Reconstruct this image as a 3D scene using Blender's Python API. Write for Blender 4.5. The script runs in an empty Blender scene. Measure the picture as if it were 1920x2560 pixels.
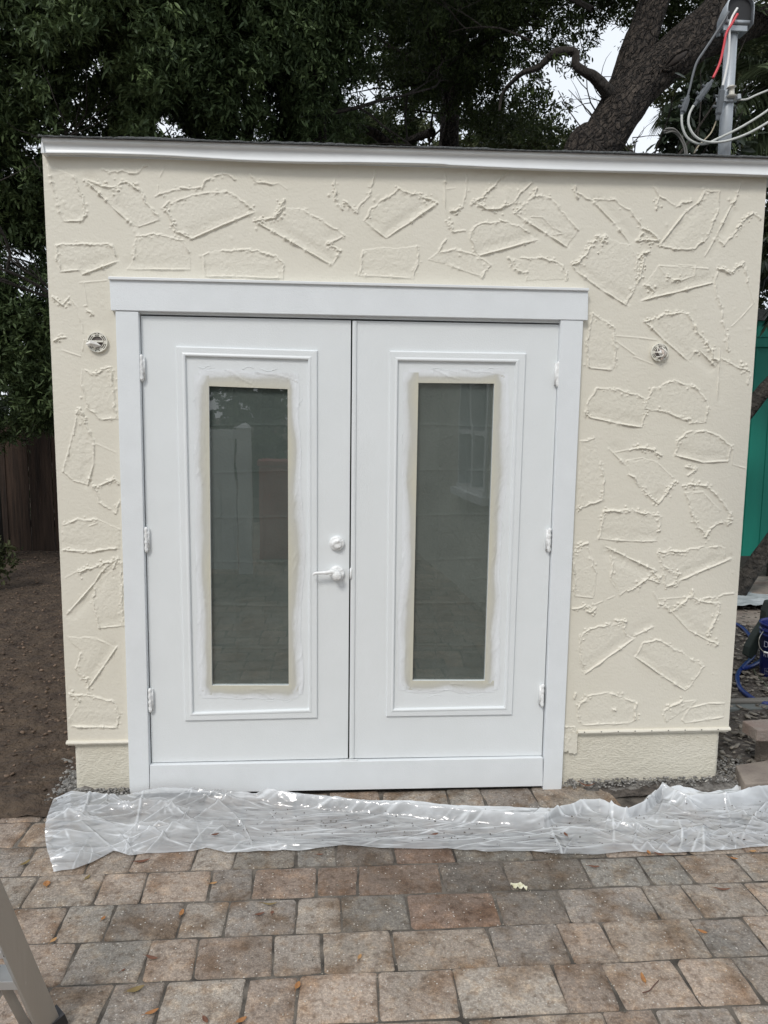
import bpy, math, random
import numpy as np
from mathutils import Vector, Matrix
random.seed(7); RNG = np.random.default_rng(7)
SC = bpy.context.scene

# ---------------------------------------------------------------- camera
CAM = np.array([-.1087, -3.4618, 1.7852]); YAW, PITCH, ROLL, FPX = .0738, -.1265, .0102, 1923.0
_cy, _sy, _cp, _sp = math.cos(YAW), math.sin(YAW), math.cos(PITCH), math.sin(PITCH)
FW = np.array([_sy*_cp, _cy*_cp, _sp]); _r = np.array([_cy, -_sy, 0.0]); _u = np.cross(_r, FW)
RT = math.cos(ROLL)*_r + math.sin(ROLL)*_u; UP = -math.sin(ROLL)*_r + math.cos(ROLL)*_u
cam = bpy.data.cameras.new('camera'); camo = bpy.data.objects.new('camera', cam)
SC.collection.objects.link(camo)
cam.sensor_fit = 'HORIZONTAL'; cam.sensor_width = 36; cam.lens = 36*FPX/1920; cam.clip_start = .05; cam.clip_end = 500
camo.matrix_world = Matrix(((RT[0], UP[0], -FW[0], CAM[0]), (RT[1], UP[1], -FW[1], CAM[1]), (RT[2], UP[2], -FW[2], CAM[2]), (0, 0, 0, 1)))
SC.camera = camo
# ---------------------------------------------------------------- light
SUN_EL, SUN_AZ = math.radians(46), math.radians(207)      # azimuth clockwise from +y
w = bpy.data.worlds.new('World'); SC.world = w; w.use_nodes = True
nt = w.node_tree; N = nt.nodes; L = nt.links; bg = N['Background']
sky = N.new('ShaderNodeTexSky'); sky.sky_type = 'NISHITA'; sky.sun_disc = False
sky.sun_elevation = SUN_EL; sky.sun_rotation = SUN_AZ
tc = N.new('ShaderNodeTexCoord'); nz = N.new('ShaderNodeTexNoise'); nz.inputs['Scale'].default_value = 2.2; nz.inputs['Detail'].default_value = 5
cr = N.new('ShaderNodeValToRGB'); cr.color_ramp.elements[0].position = .3; cr.color_ramp.elements[1].position = .75
cr.color_ramp.elements[0].color = (8.0, 8.8, 9.8, 1); cr.color_ramp.elements[1].color = (11.0, 11.3, 11.6, 1)
mx = N.new('ShaderNodeMixRGB'); mx.inputs[0].default_value = .88
L.new(tc.outputs['Generated'], nz.inputs['Vector']); L.new(nz.outputs['Fac'], cr.inputs[0])
L.new(sky.outputs[0], mx.inputs[1]); L.new(cr.outputs[0], mx.inputs[2]); L.new(mx.outputs[0], bg.inputs[0])
bg.inputs[1].default_value = .080
sd = bpy.data.lights.new('sun', 'SUN'); sd.energy = 1.25; sd.angle = math.radians(15); sd.color = (1, .96, .9)
so = bpy.data.objects.new('sun', sd); SC.collection.objects.link(so)
so.rotation_euler = Vector((math.sin(SUN_AZ)*math.cos(SUN_EL), math.cos(SUN_AZ)*math.cos(SUN_EL), math.sin(SUN_EL))).to_track_quat('Z', 'Y').to_euler()
vs = SC.view_settings; vs.view_transform = 'Standard'; vs.look = 'None'; vs.exposure = .39; vs.gamma = 1
SC.cycles.max_bounces = 8; SC.cycles.transparent_max_bounces = 24; SC.cycles.sample_clamp_indirect = 6

# ---------------------------------------------------------------- helpers
def ray(u, v): return FW + RT*(u-960)/FPX - UP*(v-1280)/FPX
def at(u, v, y=0.0):
    d = ray(u, v); return CAM + d*((y-CAM[1])/d[1])
def gr(u, v, z=0.0):
    d = ray(u, v); return CAM + d*((z-CAM[2])/d[2])
def DD(x, y): return (x*1.15732, y*1.15732)                 # whole-picture view
def Z1(x, y): return (x/1.728, 300+y/1.728)
def Z2(x, y): return (960+x/1.728, 300+y/1.728)
def Z3(x, y): return (x/1.728, 1000+y/1.728)
def Z4(x, y): return (960+x/1.728, 1000+y/1.728)
def Z5(x, y): return (x/1.728, 1900+y/1.728)
def Z6(x, y): return (960+x/1.728, 1900+y/1.728)
def Z8(x, y): return (960+x/1.728, y/1.728)
def ZM(x, y): return (1600+x/5.184, y/5.184)

def _hash(ix, iy, s):
    h = (ix.astype(np.int64)*374761393 + iy.astype(np.int64)*668265263 + s*974634777) & 0xffffffff
    h = ((h ^ (h >> 13))*1274126177) & 0xffffffff
    return ((h ^ (h >> 16)) & 0xffffff)/float(0xffffff)
def vn(x, y, s=0):
    x = np.asarray(x, float); y = np.asarray(y, float)
    ix = np.floor(x); iy = np.floor(y); fx = x-ix; fy = y-iy; fx = fx*fx*(3-2*fx); fy = fy*fy*(3-2*fy)
    a = _hash(ix, iy, s); b = _hash(ix+1, iy, s); c = _hash(ix, iy+1, s); d = _hash(ix+1, iy+1, s)
    return (a+(b-a)*fx)*(1-fy)+(c+(d-c)*fx)*fy
def fbm(x, y, s=0, o=4):
    t = 0; a = .5
    for i in range(o):
        t = t+a*vn(x*2**i, y*2**i, s+i*17); a *= .5
    return t/(1-.5**o)
def ridged(x, y, s=0): return 1-abs(2*vn(x, y, s)-1)

class MB:
    def __init__(s): s.v = []; s.f = []
    def add(s, vs, fs):
        n = len(s.v); s.v += [tuple(map(float, p)) for p in vs]; s.f += [tuple(i+n for i in f) for f in fs]; return s
    def box(s, a, b):
        x0, y0, z0 = a; x1, y1, z1 = b
        return s.add([(x0,y0,z0),(x1,y0,z0),(x1,y1,z0),(x0,y1,z0),(x0,y0,z1),(x1,y0,z1),(x1,y1,z1),(x0,y1,z1)],
                     [(0,3,2,1),(4,5,6,7),(0,1,5,4),(1,2,6,5),(2,3,7,6),(3,0,4,7)])
    def prism(s, P, y0, y1):                                 # P: (x,z) corners, front at y0
        n = len(P)
        return s.add([(p[0], y0, p[1]) for p in P]+[(p[0], y1, p[1]) for p in P],
                     [tuple(range(n)), tuple(range(2*n-1, n-1, -1))]+[(i, i+n, (i+1) % n+n, (i+1) % n) for i in range(n)])
    def tube(s, pts, rad, n=8, cap=True, flat=1.0):
        P = [np.array(p, float) for p in pts]; m = len(P)
        R = rad if hasattr(rad, '__len__') else [rad]*m
        base = len(s.v); ref = None; vs = []
        for i in range(m):
            t = P[min(i+1, m-1)]-P[max(i-1, 0)]; t = t/(np.linalg.norm(t)+1e-9)
            if ref is None:
                ref = np.array([0, 0, 1.0]) if abs(t[2]) < .9 else np.array([1.0, 0, 0])
            a = ref-t*(ref@t); a /= np.linalg.norm(a)+1e-9; b = np.cross(t, a); ref = a
            for k in range(n):
                q = 2*math.pi*k/n; vs.append(P[i]+R[i]*(math.cos(q)*a*flat+math.sin(q)*b))
        fs = [(i*n+k, i*n+(k+1) % n, (i+1)*n+(k+1) % n, (i+1)*n+k) for i in range(m-1) for k in range(n)]
        if cap: fs += [tuple(range(n-1, -1, -1)), tuple(range((m-1)*n, m*n))]
        return s.add(vs, fs)
    def build(s, name, mat, parent=None, smooth=False, bevel=0, sub=0):
        me = bpy.data.meshes.new(name); me.from_pydata(s.v, [], s.f); me.update()
        return link(name, me, mat, parent, smooth, bevel)
def link(name, me, mat, parent=None, smooth=False, bevel=0):
    o = bpy.data.objects.new(name, me); SC.collection.objects.link(o); me.materials.append(mat)
    if parent is not None: o.parent = parent
    if smooth: me.polygons.foreach_set('use_smooth', [True]*len(me.polygons))
    if bevel:
        b = o.modifiers.new('bevel', 'BEVEL'); b.width = bevel; b.segments = 2; b.limit_method = 'ANGLE'; b.angle_limit = .6
    return o
def npmesh(name, V, F, mat, parent=None, smooth=True, attr=None):
    V = np.asarray(V, np.float32); F = np.asarray(F, np.int32); k = F.shape[1]
    me = bpy.data.meshes.new(name); me.vertices.add(len(V)); me.vertices.foreach_set('co', V.ravel())
    me.loops.add(F.size); me.loops.foreach_set('vertex_index', F.ravel())
    me.polygons.add(len(F)); me.polygons.foreach_set('loop_start', np.arange(0, F.size, k, dtype=np.int32))
    me.polygons.foreach_set('loop_total', np.full(len(F), k, np.int32))
    me.update(calc_edges=True)
    if smooth: me.polygons.foreach_set('use_smooth', np.ones(len(F), bool))
    if attr:
        for an, av in attr.items():
            av = np.asarray(av, np.float32)
            if av.ndim == 1: a = me.attributes.new(an, 'FLOAT', 'POINT'); a.data.foreach_set('value', av)
            else:
                a = me.attributes.new(an, 'FLOAT_COLOR', 'POINT')
                a.data.foreach_set('color', np.hstack([av, np.ones((len(av), 1), np.float32)]).ravel())
    me.validate(clean_customdata=False)
    return link(name, me, mat, parent)
def gridfaces(nx, ny, keep=None):
    i, j = np.meshgrid(np.arange(nx-1), np.arange(ny-1), indexing='ij')
    a = i*ny+j; F = np.stack([a, a+ny, a+ny+1, a+1], -1).reshape(-1, 4)
    return F if keep is None else F[keep.ravel()]
def tag(o, label=None, cat=None, group=None, kind=None):
    if label: o['label'] = label
    if cat: o['category'] = cat
    if group: o['group'] = group
    if kind: o['kind'] = kind
    return o
def empty(name, loc=(0, 0, 0)):
    o = bpy.data.objects.new(name, None); SC.collection.objects.link(o); o.location = loc; o.empty_display_size = .1
    bpy.context.view_layer.update(); return o
def adopt(root):                                             # children were built in world space
    for c in root.children: c.location = c.location-root.location
def spline(P, n=8):
    P = [np.array(p, float) for p in P]; out = []
    for i in range(len(P)-1):
        p0, p1, p2, p3 = P[max(i-1, 0)], P[i], P[i+1], P[min(i+2, len(P)-1)]
        for k in range(n):
            t = k/n; out.append(.5*((2*p1)+(p2-p0)*t+(2*p0-5*p1+4*p2-p3)*t*t+(3*p1-p0-3*p2+p3)*t**3))
    out.append(P[-1]); return out

# ---------------------------------------------------------------- materials
def mat(name, col, rough=.6, var=None, vscale=6, bump=0, bscale=60, metal=0, vdetail=4, bdetail=4, stretch=None, spec=.5, bdist=.01):
    m = bpy.data.materials.new(name); m.use_nodes = True; t = m.node_tree; b = t.nodes['Principled BSDF']
    b.inputs['Base Color'].default_value = (*col, 1); b.inputs['Roughness'].default_value = rough
    b.inputs['Metallic'].default_value = metal; b.inputs['Specular IOR Level'].default_value = spec
    tc = t.nodes.new('ShaderNodeTexCoord'); mp = t.nodes.new('ShaderNodeMapping')
    t.links.new(tc.outputs['Object'], mp.inputs[0])
    if stretch: mp.inputs['Scale'].default_value = stretch
    if var:
        n = t.nodes.new('ShaderNodeTexNoise'); n.inputs['Scale'].default_value = vscale; n.inputs['Detail'].default_value = vdetail
        r = t.nodes.new('ShaderNodeValToRGB'); r.color_ramp.elements[0].position = .32; r.color_ramp.elements[1].position = .68
        r.color_ramp.elements[0].color = (*var, 1); r.color_ramp.elements[1].color = (*col, 1)
        t.links.new(mp.outputs[0], n.inputs[0]); t.links.new(n.outputs['Fac'], r.inputs[0]); t.links.new(r.outputs[0], b.inputs['Base Color'])
    if bump:
        n = t.nodes.new('ShaderNodeTexNoise'); n.inputs['Scale'].default_value = bscale; n.inputs['Detail'].default_value = bdetail
        bp = t.nodes.new('ShaderNodeBump'); bp.inputs['Strength'].default_value = bump; bp.inputs['Distance'].default_value = bdist
        t.links.new(mp.outputs[0], n.inputs[0]); t.links.new(n.outputs['Fac'], bp.inputs['Height']); t.links.new(bp.outputs[0], b.inputs['Normal'])
    return m
def nd(m, typ, **kw):
    n = m.node_tree.nodes.new(typ)
    for k, v in kw.items(): n.inputs[k].default_value = v
    return n
WHITE = mat('white_paint', (.79, .82, .835), .38, var=(.765, .795, .808), vscale=5, bump=.22, bscale=170, bdist=.004, bdetail=3)
WHITE2 = mat('white_trim_paint', (.785, .815, .838), .5, var=(.755, .785, .805), vscale=9, bump=.3, bscale=220, bdist=.004)
METALW = mat('white_metal_flashing', (.80, .82, .83), .35, var=(.75, .77, .78), vscale=3)
STUCCO = mat('cream_stucco', (.735, .70, .61), .62, var=(.715, .68, .585), vscale=2.5, bump=.3, bscale=110, bdist=.004, bdetail=6)
FOUND = mat('cream_foundation_paint', (.69, .655, .56), .65, var=(.665, .63, .53), vscale=4, bump=.5, bscale=70, bdist=.012, stretch=(1, 1, 1.8))
BLACK = mat('black_gap', (.015, .015, .016), .7)
SHINGLE = mat('roof_shingle', (.05, .053, .056), .95, var=(.13, .135, .135), vscale=160, bump=.8, bscale=200)
HARD = mat('painted_hardware', (.84, .85, .85), .28, bump=.5, bscale=60, bdist=.01, bdetail=2)
CASING = WHITE2

# ---------------------------------------------------------------- setting: ground
def ground_material():
    m = mat('soil', (.105, .074, .050), .95, var=(.052, .035, .025), vscale=7, bump=1.0, bscale=26, bdist=.05, bdetail=8)
    return m
def sheet(name, x0, x1, y0, y1, n, hf, m, kind='structure', my=None):
    ny = my or n
    X, Y = np.meshgrid(np.linspace(x0, x1, n), np.linspace(y0, y1, ny), indexing='ij')
    Z = hf(X, Y); V = np.stack([X, Y, Z], -1).reshape(-1, 3)
    return tag(npmesh(name, V, gridfaces(n, ny), m), kind=kind)
SOIL = ground_material()
far = MB().add([(-250, -250, -.12), (250, -250, -.12), (250, 250, -.12), (-250, 250, -.12)], [(0, 1, 2, 3)])
tag(far.build('ground', SOIL), kind='structure')
sheet('soil_yard', -9, -1.28, -.16, 9, 420, lambda X, Y: -.035+.03*fbm(X*2, Y*2, 3)+.028*fbm(X*14, Y*14, 9)+.05*np.clip(1-abs(Y+0.0)/.25, 0, 1)*fbm(X*9, Y*9, 4)*(X > -1.9), SOIL, my=480)
MULCHG = mat('mulch_soil', (.13, .11, .095), .95, var=(.05, .042, .036), vscale=22, bump=1, bscale=40, bdist=.04, bdetail=8)
sheet('mulch_bed', 1.2, 9, -.12, 9, 330, lambda X, Y: -.03+.035*fbm(X*4, Y*4, 23)+.03*fbm(X*22, Y*22, 29), MULCHG)

# ---- pavers
JOINT = mat('joint_sand', (.17, .148, .124), .95, var=(.035, .03, .025), vscale=11, bump=.8, bscale=120, bdist=.01)
def paver_material():
    m = mat('concrete_paver', (.3, .25, .2), .9, bump=.9, bscale=190, bdist=.006, bdetail=6); t = m.node_tree; b = t.nodes['Principled BSDF']
    at_ = t.nodes.new('ShaderNodeAttribute'); at_.attribute_name = 'tint'
    tc = t.nodes.new('ShaderNodeTexCoord')
    def noise(sc, lo, hi, det=5):
        n = t.nodes.new('ShaderNodeTexNoise'); n.inputs['Scale'].default_value = sc; n.inputs['Detail'].default_value = det
        t.links.new(tc.outputs['Object'], n.inputs[0]); mr = t.nodes.new('ShaderNodeMapRange')
        mr.inputs[1].default_value = lo; mr.inputs[2].default_value = hi; t.links.new(n.outputs['Fac'], mr.inputs[0]); return mr.outputs[0]
    def mix(f, a, bcol, mode='MIX'):
        x = t.nodes.new('ShaderNodeMixRGB'); x.blend_type = mode
        if isinstance(f, float): x.inputs[0].default_value = f
        else: t.links.new(f, x.inputs[0])
        for i, q in ((1, a), (2, bcol)):
            if isinstance(q, tuple): x.inputs[i].default_value = (*q, 1)
            else: t.links.new(q, x.inputs[i])
        return x.outputs[0]
    c = at_.outputs['Color']
    c = mix(noise(7, .48, .66), c, (.66, .56, .47), 'MULTIPLY')
    c = mix(noise(3.1, .5, .68), c, (.80, .84, .86), 'MULTIPLY')
    c = mix(noise(19, .5, .7), c, (1.45, 1.38, 1.28), 'MULTIPLY')
    c = mix(noise(38, .5, .66), c, (.62, .58, .55), 'MULTIPLY')
    c = mix(noise(90, .45, .6, 3), c, (.78, .77, .76), 'MULTIPLY')
    c = mix(noise(170, .5, .66, 2), c, (1.4, 1.38, 1.34), 'MULTIPLY')
    c = mix(noise(230, .38, .52, 1), (.55, .55, .55), (1, 1, 1)) if False else c
    v = t.nodes.new('ShaderNodeTexVoronoi'); v.inputs['Scale'].default_value = 75; t.links.new(tc.outputs['Object'], v.inputs[0])
    mr = t.nodes.new('ShaderNodeMapRange'); mr.inputs[1].default_value = .16; mr.inputs[2].default_value = .24; mr.inputs[3].default_value = 1; mr.inputs[4].default_value = 0
    t.links.new(v.outputs['Distance'], mr.inputs[0])
    g = t.nodes.new('ShaderNodeMath'); g.operation = 'GREATER_THAN'; g.inputs[1].default_value = .80
    sp = t.nodes.new('ShaderNodeSeparateColor'); t.links.new(v.outputs['Color'], sp.inputs[0]); t.links.new(sp.outputs[0], g.inputs[0])
    mm = t.nodes.new('ShaderNodeMath'); mm.operation = 'MULTIPLY'; t.links.new(mr.outputs[0], mm.inputs[0]); t.links.new(g.outputs[0], mm.inputs[1])
    c = mix(mm.outputs[0], c, (.55, .51, .46))
    t.links.new(c, b.inputs['Base Color'])
    return m
PAVER = paver_material()
A_ = lambda *q: [gr(p[0]/2.592, 2080+p[1]/2.592)[0] for p in q]
B_ = lambda *q: [gr(640+p[0]/2.592, 2080+p[1]/2.592)[0] for p in q]
C_ = lambda *q: [gr(1280+p[0]/2.592, 2080+p[1]/2.592)[0] for p in q]
ROWS = [
 (-1.59, -1.395, [-.96, -.62, -.36]+B_((640, 1225), (1175, 1215), (1540, 1215))[0:0]+[-.02, .30]+C_((600, 1200), (930, 1190), (1450, 1190))[0:3]),
 (-1.395, -1.19, A_((700, 1080), (1040, 1090), (1575, 1080))+B_((270, 1060), (790, 1050), (1300, 1020))+C_((310, 990), (645, 990), (1130, 960))),
 (-1.19, -.99, A_((450, 850), (940, 840), (1270, 820))+B_((110, 790), (430, 775), (890, 770), (1540, 750))+C_((350, 740), (640, 710), (1240, 700))),
 (-.99, -.79, A_((390, 600), (710, 580), (1175, 560), (1465, 560))+B_((262, 530), (555, 520), (985, 510), (1575, 500))+C_((340, 480), (910, 470), (1180, 460), (1600, 440))),
 (-.79, -.595, A_((190, 390), (640, 370), (935, 350), (1365, 330), (1640, 320))+B_((390, 310), (660, 300), (1205, 290), (1620, 280))+C_((480, 265), (870, 260), (1130, 255), (1500, 245))),
 (-.595, -.39, A_((190, 175), (560, 220), (855, 200), (1255, 190), (1520, 190))+B_((255, 170), (520, 160), (900, 155), (1285, 150))+C_((140, 155), (620, 150), (1160, 150), (1520, 135))),
 (-.39, -.19, [gr(*Z5(75+25, 320))[0]]),
 (-.19, .012, [gr(*Z5(20, 225))[0]]+[gr(*Z5(x, 165))[0] for x in (1275, 1425, 1645)]+[gr(*Z6(x, 172))[0] for x in (280, 432, 660, 1010)]),
]
PAL = [(.365, .30, .25), (.335, .285, .24), (.30, .26, .225), (.275, .243, .215), (.35, .285, .235), (.32, .27, .225), (.29, .235, .195), (.335, .295, .255)]
def make_pavers():
    V = []; F = []; Cc = []; rng = random.Random(3)
    rows = list(ROWS); y = -1.59
    while y > -9: rows.insert(0, (y-.2, y, [])); y -= .2
    for ri, (y0, y1, js) in enumerate(rows):
        js = sorted(set(round(j, 3) for j in js))
        js2 = []
        for j in js:
            if not js2 or j-js2[-1] > .09: js2.append(j)
        js = js2 or [-.1]
        x = js[0]; left = []
        while x > -5: x -= rng.choice((.14, .2, .3, .2)); left.append(x)
        x = js[-1]; right = []
        while x < 3.2: x += rng.choice((.14, .2, .3)); right.append(x)
        js = sorted(left)+js+right
        # fill long gaps
        out = [js[0]]
        for j in js[1:]:
            g = j-out[-1]
            if g > .42:
                k = max(2, round(g/.22)); a = out[-1]
                for q in range(1, k): out.append(a+g*q/k+rng.uniform(-.03, .03))
            out.append(j)
        for a, b in zip(out[:-1], out[1:]):
            if y1 > 0 and (a > 1.12 or b < -1.95 or (a < -1.3 and b < -1.3 and False)): continue
            g = .0004; cx, cy = (a+b)/2, (y0+y1)/2
            hx, hy = (b-a)/2-g-rng.uniform(0, .003), (y1-y0)/2-g-rng.uniform(0, .0025)
            skew = rng.uniform(-.006, .006)
            dz = rng.uniform(-.003, .003); tx = rng.uniform(-.012, .012); ty = rng.uniform(-.012, .012)
            r = rng.uniform(.007, .016); pts = []
            def edge(n, p, q):
                for i in range(n): t = i/n; pts.append((p[0]+(q[0]-p[0])*t, p[1]+(q[1]-p[1])*t))
            corners = []
            for sx, sy, a0 in ((-1, -1, 180), (1, -1, 270), (1, 1, 0), (-1, 1, 90)):
                rr = r*rng.uniform(.5, 1.5)
                corners.append([(sx*(hx-rr)+rr*math.cos(math.radians(a0+k*30)), sy*(hy-rr)+rr*math.sin(math.radians(a0+k*30))) for k in range(4)])
            for k in range(4):
                pts += corners[k]; p = corners[k][-1]; q = corners[(k+1) % 4][0]
                for i in range(1, 5): pts.append((p[0]+(q[0]-p[0])*i/5, p[1]+(q[1]-p[1])*i/5))
            n = len(pts); P = np.array(pts); P[:, 0] += skew*P[:, 1]/hy
            jit = np.array([rng.uniform(-.0024, .0018) for _ in range(n)])
            nrm = P/np.linalg.norm(P, axis=1)[:, None]; P = P+nrm*jit[:, None]
            base = len(V)
            prof = [(1.0, -.035), (1.0, -.009), (.98, -.0042), (.92, -.0014), (.80, 0), (.5, .0005)]
            for s, z in prof:
                ins = (1-s)*.11
                Q = P*np.array([(hx-ins)/hx, (hy-ins)/hy]) if s > .6 else P*s
                for q in Q: V.append((cx+q[0], cy+q[1], z+dz+tx*q[0]+ty*q[1]))
            V.append((cx, cy, dz+.0005))
            for k in range(len(prof)-1):
                for i in range(n): F.append((base+k*n+i, base+k*n+(i+1) % n, base+(k+1)*n+(i+1) % n, base+(k+1)*n+i))
            lastr = base+(len(prof)-1)*n
            for i in range(n): F.append((lastr+i, lastr+(i+1) % n, base+len(prof)*n))
            c = np.array(rng.choice(PAL))*rng.uniform(.88, 1.12)
            d = ((cx-.42)/.75)**2+((cy+.62)/.28)**2                      # damp patch in front of the doors
            if d < 1.3: c = c*(.60 if d < .7 else .78)*np.array(rng.choice(((.95, 1, 1.02), (1.05, .93, .88), (.92, .98, 1.02))))
            if cx < -1.1 or (cy < -1.1): c = c*1.1
            Cc += [c]*(len(V)-base)
    me = bpy.data.meshes.new('patio_pavers'); me.from_pydata(V, [], F); me.update()
    a = me.attributes.new('tint', 'FLOAT_COLOR', 'POINT')
    a.data.foreach_set('color', np.hstack([np.array(Cc), np.ones((len(Cc), 1))]).astype(np.float32).ravel())
    return tag(link('patio_pavers', me, PAVER, None, True), kind='structure')
make_pavers()
sheet('patio_joint_sand', -5.2, 3.4, -9.2, .03, 260, lambda X, Y: np.minimum(-.0052, -.0088+.0065*fbm(X*9, Y*9, 5))-.03*(X > 3.3), JOINT)

# ---------------------------------------------------------------- shed
XL, XR = -1.2948, 1.844
ZF, ZT = .262, 2.875
shed = empty('shed', (.27, 0, 0))
tag(shed, 'small cream stuccoed shed with white double doors and flat roof', 'shed')
DOORQ = [at(351.3, 787.8), at(1398, 810.4), at(1354.7, 1889.5), at(379, 1908.6)]
def xz(u, v, y=0.0): p = at(u, v, y); return (p[0], p[2])

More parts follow.
